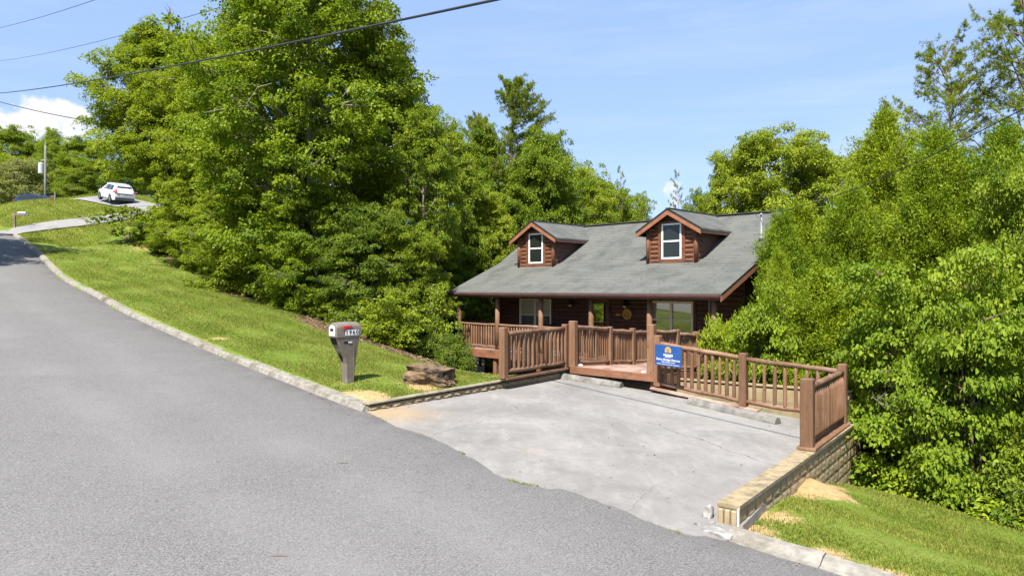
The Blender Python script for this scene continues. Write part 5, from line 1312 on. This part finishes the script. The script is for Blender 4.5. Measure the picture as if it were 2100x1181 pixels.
# dead branches in the undergrowth at right
def deadbush(p, lb, seed):
    rnd = random.Random(seed); o = empty('dead_branches', p); mb = MB()
    for i in range(6):
        a = rnd.uniform(0,6.28); e = Vector((math.cos(a)*rnd.uniform(.15,.8),math.sin(a)*rnd.uniform(.1,.5),rnd.uniform(.5,1.5))); m = e*.5+Vector((rnd.uniform(-.15,.15),rnd.uniform(-.15,.15),.1))
        mb.tube([(rnd.uniform(-.25,.25),rnd.uniform(-.1,.2),-.3),m,e], [.016,.012,.005], 5, False)
        for k in range(6):
            q = m.lerp(e,rnd.random()); mb.tube([q,q+Vector((rnd.uniform(-.4,.4),rnd.uniform(-.3,.3),rnd.uniform(-.1,.35)))], [.007,.003], 4, False)
    mb.build('stems', M['twig'], o); tag(o, lb, 'dead branches', 'dead branches in the undergrowth')
for px, py, Y, sd, lb in ((1905,955,13.1,1,'pale dead forked branches in the undergrowth behind the lawn crest'),(1985,900,12.9,2,'greyish bare stems in the dark gap under the right trees'),(1850,890,14,5,'thin pale dead stems just right of the retaining wall corner')):
    deadbush(at(px,py,Y), lb, sd)
# off-picture tree that shades the far end of the road
x, y = -34.5, 29
o = copy_tree(PROTO['A']); o.location = (x,y,gz(x,y)); o.scale = (1.5,1.5,1.5); tag(o, 'broadleaf tree beyond the left edge of the photo that shades the far road', T, G1_)

# ------------------------------------------------------------------ grass
def blades(name, pts, hgt, wid, lb):
    n = len(pts); rng = np.random.default_rng(5); z = base_z(pts)
    pos = np.concatenate([pts, z[:,None]-.005], 1); ax = rng.normal(0,.45,(n,3)); ax[:,2] = 1
    nr = rng.normal(0,1,(n,3)); nr[:,2] *= .3
    nz = np.array([mnoise.noise((p[0]*.6,p[1]*.6,0)) for p in pts])*.35+np.array([mnoise.noise((p[0]*2.4,p[1]*2.4,3)) for p in pts])*.3
    # mowing bands follow the kerb
    w = kerb_dist(pts)[0]; band = .09*np.sign(np.sin(w*math.pi/.75))
    tint = np.clip(.4+nz*.8+band+rng.normal(0,.26,n), 0, 1)
    hgt = hgt*np.clip(.85+.8*nz+.5*(rng.uniform(0,1,n) < .04), .45, 2.2)
    o = leaves(name, pos, ax, nr, hgt, 'needle', tint, M['grass'], None, wid); o.name = name; tag(o, kind='stuff'); return o
rng = np.random.default_rng(12)
def scatter(n, x0, x1, y0, y1, keep, pw):
    y = (y0**(1-pw)+rng.uniform(0,1,n)*(y1**(1-pw)-y0**(1-pw)))**(1/(1-pw)); x = rng.uniform(0,1,n)*(x1-x0)+x0
    p = np.stack([x,y],1); w, kz, d, l = masks(p)
    sel = keep(p,w) & (d+rng.normal(0,.22,n) < .45) & (l+rng.normal(0,.15,n) < .5) & ~in_poly(p, [(a,b) for a,b in PADPOLY]) & (drive_dist(p) > 1.55)
    # density follows patches
    return p[sel]
pr = scatter(300000, 2.4, 11, 6, 15, lambda p,w: (w > .26) & (p[:,1] > 6) & (((p[:,0]-WE[0])*WN[0]+(p[:,1]-WE[1])*WN[1]) > .05) & (p[:,0] < .8*p[:,1]+1), 1.2)
blades('lawn_grass', pr, rng.uniform(.026,.062,len(pr)), 2.1, '')
pl_ = scatter(900000, -26, 1.0, 12.5, 45, lambda p,w: (w > .27) & (w < 7.6) & (p[:,0] > -.75*p[:,1]-1), 2.0)
hz = rng.uniform(.03,.065,len(pl_))*(.75+pl_[:,1]/45)
blades('lawn_grass', pl_, hz, 2.0, '')
ph = scatter(160000, -50, -26, 42, 66, lambda p,w: (w > .3), 1.01)
blades('lawn_grass', ph, rng.uniform(.1,.19,len(ph)), 1.6, '')
# weeds rooted in the joint between road and pad
mxy = np.array([(PX_[i,0],PY_[i,0]) for i in range(PX_.shape[0])]); tq = rng.uniform(0, len(mxy)-1.01, 1500); i_ = tq.astype(int); q_ = mxy[i_]+(mxy[i_+1]-mxy[i_])*(tq-i_)[:,None]
kp = np.array([mnoise.noise((p[0]*1.7,p[1]*1.7,9)) for p in q_]) > .22; q_ = q_[kp]+rng.normal(0,.012,(kp.sum(),2)); kz_q = kerb_dist(q_)[1]; nq = len(q_)
ax = rng.normal(0,.7,(nq,3)); ax[:,2] = .8
o = leaves('joint_weeds', np.concatenate([q_,kz_q[:,None]+.008],1), ax, rng.normal(0,1,(nq,3)), rng.uniform(.015,.045,nq), 'needle', rng.uniform(0,.7,nq), M['grass'], None, 2.2); tag(o, kind='stuff')
# grit and leaf scraps gathered along kerb and pad edges
gi = rng.integers(0, len(CP), 900); go_ = -np.abs(rng.normal(0,.16,900)); gp = CP[gi,:2]+CN[gi]*go_[:,None]+rng.normal(0,.12,(900,2)); wq = kerb_dist(gp)[0]; gp = gp[wq < -.015]
ui = rng.integers(0, PX_.shape[0], 260); vi = rng.integers(2, PX_.shape[1]-1, 260); ed_ = rng.uniform(0,1,260) < .6; ui = np.where(ed_, np.where(rng.uniform(0,1,260) < .5, 0, PX_.shape[0]-1), ui)
pp = np.stack([PX_[ui,vi],PY_[ui,vi]],1)+rng.normal(0,.06,(260,2)); pp[:,0] += np.where(ed_ & (ui == 0), .12, 0)-np.where(ed_ & (ui > 0), .12, 0)
gpos = np.concatenate([np.concatenate([gp, kerb_dist(gp)[1][:,None]+.008],1), np.concatenate([pp, PZ_[ui,vi][:,None]+.008],1)]); ng = len(gpos)
o = leaves('edge_grit', gpos, np.concatenate([rng.normal(0,1,(ng,2)),rng.normal(0,.15,(ng,1))],1), rng.normal(0,.2,(ng,3))+np.array([0,0,1]), rng.uniform(.012,.05,ng), 'leaf', rng.uniform(0,.8,ng), M['litter_leaf'], None); tag(o, kind='stuff')
# dead leaves and straw at the edge of the wood
lp = np.stack([rng.uniform(-14,3,26000), rng.uniform(16,34,26000)],1); w, kz, d, l = masks(lp); s_ = (l > .35)&(w < 11)&(w > 4)&~in_poly(lp,PADPOLY); lp = lp[s_]
n = len(lp); o = leaves('leaf_litter', np.concatenate([lp, base_z(lp)[:,None]+.012],1), np.concatenate([rng.normal(0,1,(n,2)),rng.normal(0,.2,(n,1))],1), rng.normal(0,.25,(n,3))+np.array([0,0,1]), rng.uniform(.05,.12,n), 'leaf', rng.uniform(0,1,n), M['litter_leaf'] if 'litter_leaf' in M else M['twig'], None); tag(o, kind='stuff')

# ------------------------------------------------------------------ cars
def car(name, paint, label, L=4.65, W=1.86, H=1.66):
    r = empty(name); tag(r, label, 'car')
    # sections along x (front = +x): (x, z_sill, z_belt, z_roof, half width at belt, half width at roof)
    S = [(-2.3,.5,.98,1.0,.76,.72),(-2.26,.36,1.02,1.06,.84,.78),(-2.1,.3,1.04,1.3,.9,.68),(-1.85,.28,1.05,1.58,.92,.64),(-1.4,.27,1.04,1.65,.93,.64),(-.4,.27,1.02,1.67,.93,.64),(.4,.27,1.0,1.62,.93,.62),(.85,.28,.99,1.4,.93,.62),(1.25,.3,.98,1.12,.92,.66),(1.5,.32,.96,1.03,.91,.7),(2.05,.38,.86,.93,.84,.62),(2.3,.45,.7,.78,.72,.55)]
    mb = MB(); vs = []
    for x, zs, zb, zr, hb, hr in S:
        vs += [(x,-hb*.94,zs),(x,-hb,zs+.2),(x,-hb,zb-.12),(x,-hb*.97,zb),(x,-hr,zr-.04),(x,-hr*.82,zr),(x,hr*.82,zr),(x,hr,zr-.04),(x,hb*.97,zb),(x,hb,zb-.12),(x,hb,zs+.2),(x,hb*.94,zs)]
    n = 12; mb.add(vs, [(i*n+k,i*n+(k+1)%n,(i+1)*n+(k+1)%n,(i+1)*n+k) for i in range(len(S)-1) for k in range(n)]+[tuple(range(n)),tuple((len(S)-1)*n+k for k in range(n))])
    body = mb.build('body', M[paint], r, smooth=True); body.data.set_sharp_from_angle(angle=.6) if hasattr(body.data,'set_sharp_from_angle') else None
    def sec(x):
        for a, b in zip(S[:-1], S[1:]):
            if a[0] <= x <= b[0]: t = (x-a[0])/(b[0]-a[0]); return [lerp(p,q,t) for p,q in zip(a,b)]
    def side(x, f, s, o=.008):
        _, zs, zb, zr, hb, hr = sec(x); return (x, s*(lerp(hb*.97,hr,f)+o), lerp(zb,zr-.04,f)+.004)
    for s in (-1,1):
        for xa, xb in ((-1.72,-.95),(-.88,.02),(.09,.95)):
            mb = MB(); xs = [lerp(xa,xb,i/4) for i in range(5)]
            f1 = lambda x: .86 if x < .55 else .86
            lo = [side(x,.1,s) for x in xs]; hi = [side(min(x,xb-.02) if x > .7 else max(x,-1.62),f1(x),s) for x in xs]
            mb.add(lo+hi, [(i,i+1,6+i,5+i) for i in range(4)]); mb.build('side_window', M['glass'], r, fix=False)
    mb = MB(); mb.add([(-2.17,-.7,1.1),(-2.17,.7,1.1),(-1.94,.56,1.5),(-1.94,-.56,1.5)], [(0,1,2,3)]); mb.v = [(x-.035,y,z) for x,y,z in mb.v]; mb.build('rear_window', M['glass'], r, fix=False)
    mb = MB(); mb.add([(1.2,-.6,1.17),(1.2,.6,1.17),(.62,.55,1.55),(.62,-.55,1.55)], [(0,1,2,3)]); mb.v = [(x+.05,y,z+.02) for x,y,z in mb.v]; mb.build('windscreen', M['glass'], r, fix=False)
    mb = MB(); mb.bb((-2.345,-.78,.3),(-2.1,.78,.56)); mb.bb((-1.2,-.94,.24),(1.2,-.86,.36)); mb.bb((-1.2,.86,.24),(1.2,.94,.36)); mb.build('lower_trim', M['trim'], r, bevel=.02)
    mb = MB(); mb.bb((-2.34,-.66,.82),(-2.28,.66,.9)); mb.build('tailgate_trim', M['trim'], r)
    mb = MB(); mb.bb((-2.335,-.25,.66),(-2.3,.25,.78)); mb.build('licence_plate', M['label'], r)
    for s in (-1,1):
        mb = MB(); mb.add([(-2.34,s*.6,.95),(-2.3,s*.86,.93),(-2.02,s*.935,.98),(-2.06,s*.9,1.1),(-2.2,s*.8,1.12),(-2.14,s*.735,1.34),(-2.18,s*.68,1.3),(-2.31,s*.7,1.07)], [tuple(range(8))]); mb.build('tail_light', M['tail'], r, fix=False)
        mb = MB(); mb.bb((.72,min(s*.94,s*1.1),1.02),(.9,max(s*.94,s*1.1),1.17)); mb.build('wing_mirror', M['black'], r, bevel=.03)
        mb = MB(); mb.tube([(-1.7,s*.55,1.67),(-1.5,s*.56,1.72),(.1,s*.56,1.72),(.35,s*.55,1.66)], .02, 6); mb.build('roof_rail', M['black'], r)
        for x in (-1.38,1.4):
            mb = MB(); mb.tube([(x,s*.7,.35),(x,s*.74,.35),(x,s*.9,.35),(x,s*.945,.35)], [.31,.35,.35,.32], 22); w = mb.build('wheel', M['tyre'], r)
            mb = MB(); mb.tube([(x,s*.93,.35),(x,s*.952,.35)], [.23,.21], 18); mb.build('wheel_rim', M['rim_metal'], w)
            mb = MB()
            for k in range(11):
                t0, t1 = math.pi*k/10*1.16-.25, 0
                c, q = math.cos(math.pi*k/10), math.sin(math.pi*k/10)
                mb.v += [(x+.37*c,s*.955,.35+.37*q),(x+.44*c,s*.95,.35+.44*q)]
                if k: b = len(mb.v)-4; mb.f.append((b,b+1,b+3,b+2)); mb.mi.append(0)
            mb.build('wheel_arch', M['trim'], r, fix=False)
    mb = MB(); mb.tube([(-1.7,.0,1.64),(-1.85,0,1.76)], [.03,.008], 6); mb.build('roof_antenna', M['black'], r)
    return r
suv = car('parked_car', 'carpaint', 'white estate car parked on the far driveway seen from behind')
p = Vector((-32.75,57.2,0)); hd = math.atan2(.68,-.73)
zf = gz(p.x-.73*1.4, p.y+.68*1.4)+.05; zr = gz(p.x+.73*1.4, p.y-.68*1.4)+.05
suv.location = (p.x,p.y,(zf+zr)/2-.02); suv.rotation_euler = (0,-math.atan2(zf-zr,2.8),hd); suv.scale = (.93,.9,.94)
cr2 = car('parked_car', 'carblue', 'dark blue car mostly hidden behind the grassy crest on the far hill')
cr2.location = (-48.6,71,at(92,400,71).z-1.66*.98); cr2.rotation_euler = (0,.02,2.9+math.pi)

# ------------------------------------------------------------------ poles, mailboxes, wires
up = empty('utility_pole', (-54*.98,78,gz(-53,78)-.3)); 
tp_ = at(93,298,78); up.location = (tp_.x, 78, gz(tp_.x,78)-.3); hp = tp_.z-up.location.z
tag(up, 'weathered wooden utility pole with a grey transformer on the far hill', 'utility pole')
mb = MB(); mb.tube([(0,0,0),(0,0,hp)], [.15,.1], 10); mb.build('shaft', M['pole'], up, smooth=True)
mb = MB(); mb.tube([(-.42,-.1,hp-3.2),(-.42,-.1,hp-2.1),(-.42,-.1,hp-2.0)], [.28,.28,.2], 12); mb.build('transformer', M['steel'], up)
mb = MB(); mb.tube([(0,0,hp),(0,0,hp+.35)], [.03,.05], 8); mb.beam((-.5,0,hp-1.7),(.15,0,hp-1.7),.06,.06); mb.build('insulator', M['steel'], up)
mb = MB(); mb.tube([(0,0,hp-.3),(1.7,-.5,hp-4)], .025, 5); mb.build('guy_wire', M['wire'], up)
def catenary(name, a, b, sag, r, lb, n=40, mat='wire'):
    a = Vector(a); b = Vector(b); mb = MB(); pts = []
    for i in range(n+1):
        t = i/n; q = a.lerp(b,t); q.z -= sag*4*t*(1-t); pts.append(q-a)
    mb.tube(pts, r, 6); o = mb.build(name, M[mat], None, smooth=True, fix=False); o.location = a; tag(o, lb, 'cable', 'overhead cables'); return o
ca = at(1120,-43,11.4); cb = at(-330,219,90)
def through(pA, pB, ext0, ext1, sag): 
    return pA+(pA-pB)*ext0, pB+(pB-pA)*ext1
P0, P1 = at(1020,-18,12.2), at(0,177,46); e0, e1 = through(P0,P1,.12,.5,0)
catenary('power_cable', e0, e1, .55, .026, 'thick black overhead cable crossing the whole left side of the sky')
catenary('power_cable', at(560,-18,40), at(-20,128,95), .6, .02, 'thin grey overhead wire running below the top left corner towards the tree top')
catenary('power_cable', at(300,-37,38), at(-60,68,85), .4, .02, 'thin overhead wire cutting the top left corner of the sky')
catenary('power_cable', at(-40,198,60), at(330,268,50), .35, .035, 'sagging dark service cable in front of the white cloud')
catenary('power_cable', at(-40,238,85), at(200,290,80), .25, .016, 'faint lowest wire in front of the white cloud')
ms_ = cab.matrix_basis @ Vector((-.55,3.8,roofz(3.9)+.84))
catenary('power_cable', ms_, at(2200,168,10.5), .35, .01, 'dark service cable rising from the roof mast to the upper right edge')
# rustic mailbox on the far lawn
x, y = at(30,450,47.5).x, 47.5; rm = empty('mailbox', (x,y,gz(x,y)-.05)); tag(rm, 'small grey mailbox on a rough T shaped wooden post beside the far driveway', 'mailbox')
mb = MB(); mb.bb((-.07,-.07,0),(.07,.07,1.1)); mb.build('post', M['bark'], rm, bevel=.01)
mb = MB(); mb.bb((-.16,-.06,.9),(.98,.06,1.02)); mb.build('cross_arm', M['bark'], rm, bevel=.01)
mb = MB(); mb.prism([(.25,-.09,1.021),(.25,.09,1.021),(.25,.09,1.1),(.25,.05,1.15),(.25,-.05,1.15),(.25,-.09,1.1)], (.55,0,0)); mb.build('box', M['steel'], rm)
x, y = at(113,420,62).x, 62; bp_ = empty('sign_post', (x,y,gz(x,y)-.1)); tag(bp_, 'thin wooden post with a small hanging board in front of the pale flowering tree', 'post')
h = at(113,393,62).z-bp_.location.z
mb = MB(); mb.bb((-.06,-.06,0),(.06,.06,h)); mb.build('post', M['pole'], bp_)
mb = MB(); mb.bb((-.45,-.03,h-.45),(-.07,.03,h-.38)); mb.build('arm', M['pole'], bp_)
mb = MB(); mb.bb((-.42,-.02,h-.8),(-.1,.02,h-.46)); mb.build('board', M['fascia'], bp_)
# twigs on the asphalt
for i, (px, py, a, lb) in enumerate(((700,951,.3,'small dark twig lying on the road below the mailbox'),(1001,1142,.9,'curled dry twig lying on the road at the bottom of the photo'),(418,1145,.5,'dry brown leaf lying on the road near the bottom left'),(568,1143,.1,'tiny dark leaf scrap on the road at the bottom'))):
    d = Vector(((px-1050)/F,1,(590.5-py)/F)); t = 9.0
    for _ in range(12):
        q = d*t; kz = kerb_dist(np.array([[q.x,q.y]]))[1][0]+.02; t = kz/d.z
    q = d*t; mb = MB(); mb.tube([(-.09,0,.008),(0,.015,.014),(.1,0,.008)], .007, 5); o = mb.build('twig', M['bark'] if i < 2 else M['rock'], None); o.location = q; o.rotation_euler = (0,0,a); tag(o, lb, 'twig', 'scraps lying on the road')

# ------------------------------------------------------------------ light, sky, camera
sdir = Vector((-.37,-.93,0)).normalized(); EL = math.radians(55); sv = Vector((sdir.x*math.cos(EL), sdir.y*math.cos(EL), math.sin(EL)))
sl = bpy.data.lights.new('sun', 'SUN'); sl.energy = 4.0; sl.angle = math.radians(.53); sl.color = (1,.955,.88)
so = bpy.data.objects.new('sun', sl); COL.objects.link(so); so.rotation_euler = (-sv).to_track_quat('-Z','Y').to_euler()
W = bpy.data.worlds.new('World'); SC.world = W; W.use_nodes = True; nt = W.node_tree; nt.nodes.clear()
wo = nt.nodes.new('ShaderNodeOutputWorld'); bg = nt.nodes.new('ShaderNodeBackground'); bg.inputs[1].default_value = .12
sky = nt.nodes.new('ShaderNodeTexSky'); sky.sky_type = 'NISHITA'; sky.sun_disc = False; sky.sun_elevation = EL; sky.sun_rotation = math.atan2(sdir.x, sdir.y) % (2*math.pi)
sky.air_density = 1.0; sky.dust_density = .6; sky.ozone_density = 1.6; sky.altitude = 300
tc = nt.nodes.new('ShaderNodeTexCoord')
def dirmask(px, py, r0, r1, sc=(1,1,1)):
    d = Vector(((px-1050)/F,1,(590.5-py)/F)).normalized()
    vs = N(nt,'ShaderNodeVectorMath',operation='SUBTRACT'); nt.links.new(tc.outputs['Generated'], vs.inputs[0]); vs.inputs[1].default_value = d
    vm = N(nt,'ShaderNodeVectorMath',operation='MULTIPLY'); nt.links.new(vs.outputs[0], vm.inputs[0]); vm.inputs[1].default_value = sc
    ln = N(nt,'ShaderNodeVectorMath',operation='LENGTH'); nt.links.new(vm.outputs[0], ln.inputs[0])
    mr = N(nt,'ShaderNodeMapRange'); nt.links.new(ln.outputs['Value'], mr.inputs[0]); mr.inputs[1].default_value = r1; mr.inputs[2].default_value = r0; mr.inputs[3].default_value = 0; mr.inputs[4].default_value = 1
    return mr.outputs[0]
def addm(a, b, op='ADD', bv=None):
    m = N(nt,'ShaderNodeMath',operation=op); nt.links.new(a, m.inputs[0])
    if bv is None: nt.links.new(b, m.inputs[1])
    else: m.inputs[1].default_value = bv
    return m.outputs[0]
c1 = dirmask(70,262,.0,.1,(1,1,1.7)); c2 = dirmask(1383,396,.0,.042,(1,1,.9)); c2 = addm(c2,None,'MULTIPLY',.3); c1 = addm(c1,None,'MULTIPLY',.55)
cm = N(nt,'ShaderNodeMath',operation='MAXIMUM'); nt.links.new(c1,cm.inputs[0]); nt.links.new(c2,cm.inputs[1])
nn = N(nt,'ShaderNodeTexNoise',Scale=26,Detail=8,Roughness=.6); nt.links.new(tc.outputs['Generated'], nn.inputs['Vector'])
gate = N(nt,'ShaderNodeMath',operation='MULTIPLY'); gate.use_clamp = True; nt.links.new(cm.outputs[0], gate.inputs[0]); gate.inputs[1].default_value = 5
cl = addm(addm(cm.outputs[0], addm(nn.outputs['Fac'],None,'MULTIPLY',1.7)), gate.outputs[0], 'MULTIPLY'); cl = ramp(nt, addm(cl,None,'MULTIPLY',.5), .5, .64)
mp = nt.nodes.new('ShaderNodeMapping'); mp.inputs['Scale'].default_value = (1.2,1.2,9); mp.inputs['Rotation'].default_value = (0,.1,0); nt.links.new(tc.outputs['Generated'], mp.inputs[0])
n2 = N(nt,'ShaderNodeTexNoise',Scale=2.2,Detail=7,Roughness=.6,Distortion=.4); nt.links.new(mp.outputs[0], n2.inputs['Vector'])
ci = ramp(nt, n2.outputs['Fac'], .46, .85, (0,0,0), (.34,.34,.34))
hs = nt.nodes.new('ShaderNodeHueSaturation'); hs.inputs['Saturation'].default_value = .95; hs.inputs['Hue'].default_value = .512; hs.inputs['Value'].default_value = 1.0; nt.links.new(sky.outputs[0], hs.inputs['Color'])
c = mixc(nt, hs.outputs[0], (1.02,1.56,2.9), .8); c = mixc(nt, c, (2.5,2.68,3.2), ci); c = mixc(nt, c, (3.0,2.96,3.12), cl)
nt.links.new(c, bg.inputs[0]); nt.links.new(bg.outputs[0], wo.inputs[0])
cd = bpy.data.cameras.new('camera'); co_ = bpy.data.objects.new('camera', cd); COL.objects.link(co_); co_.location = (0,0,0); co_.rotation_euler = (math.pi/2,0,0)
cd.sensor_width = 36; cd.lens = 36*F/2100; cd.clip_start = .05; cd.clip_end = 3000; SC.camera = co_
SC.view_settings.view_transform = 'Standard'; SC.view_settings.look = 'None'; SC.view_settings.exposure = 1.6; SC.view_settings.gamma = 1
SC.cycles.max_bounces = 10; SC.cycles.diffuse_bounces = 6; SC.cycles.transmission_bounces = 6; SC.cycles.transparent_max_bounces = 8; SC.cycles.use_denoising = True; SC.cycles.denoising_prefilter = 'ACCURATE'; SC.cycles.denoising_input_passes = 'RGB_ALBEDO_NORMAL'; SC.cycles.use_adaptive_sampling = True; SC.cycles.adaptive_threshold = .01; SC.cycles.sample_clamp_indirect = 4
for k in list(PROTO):
    if k not in used:
        for ch in list(PROTO[k].children): bpy.data.objects.remove(ch)
        bpy.data.objects.remove(PROTO[k])
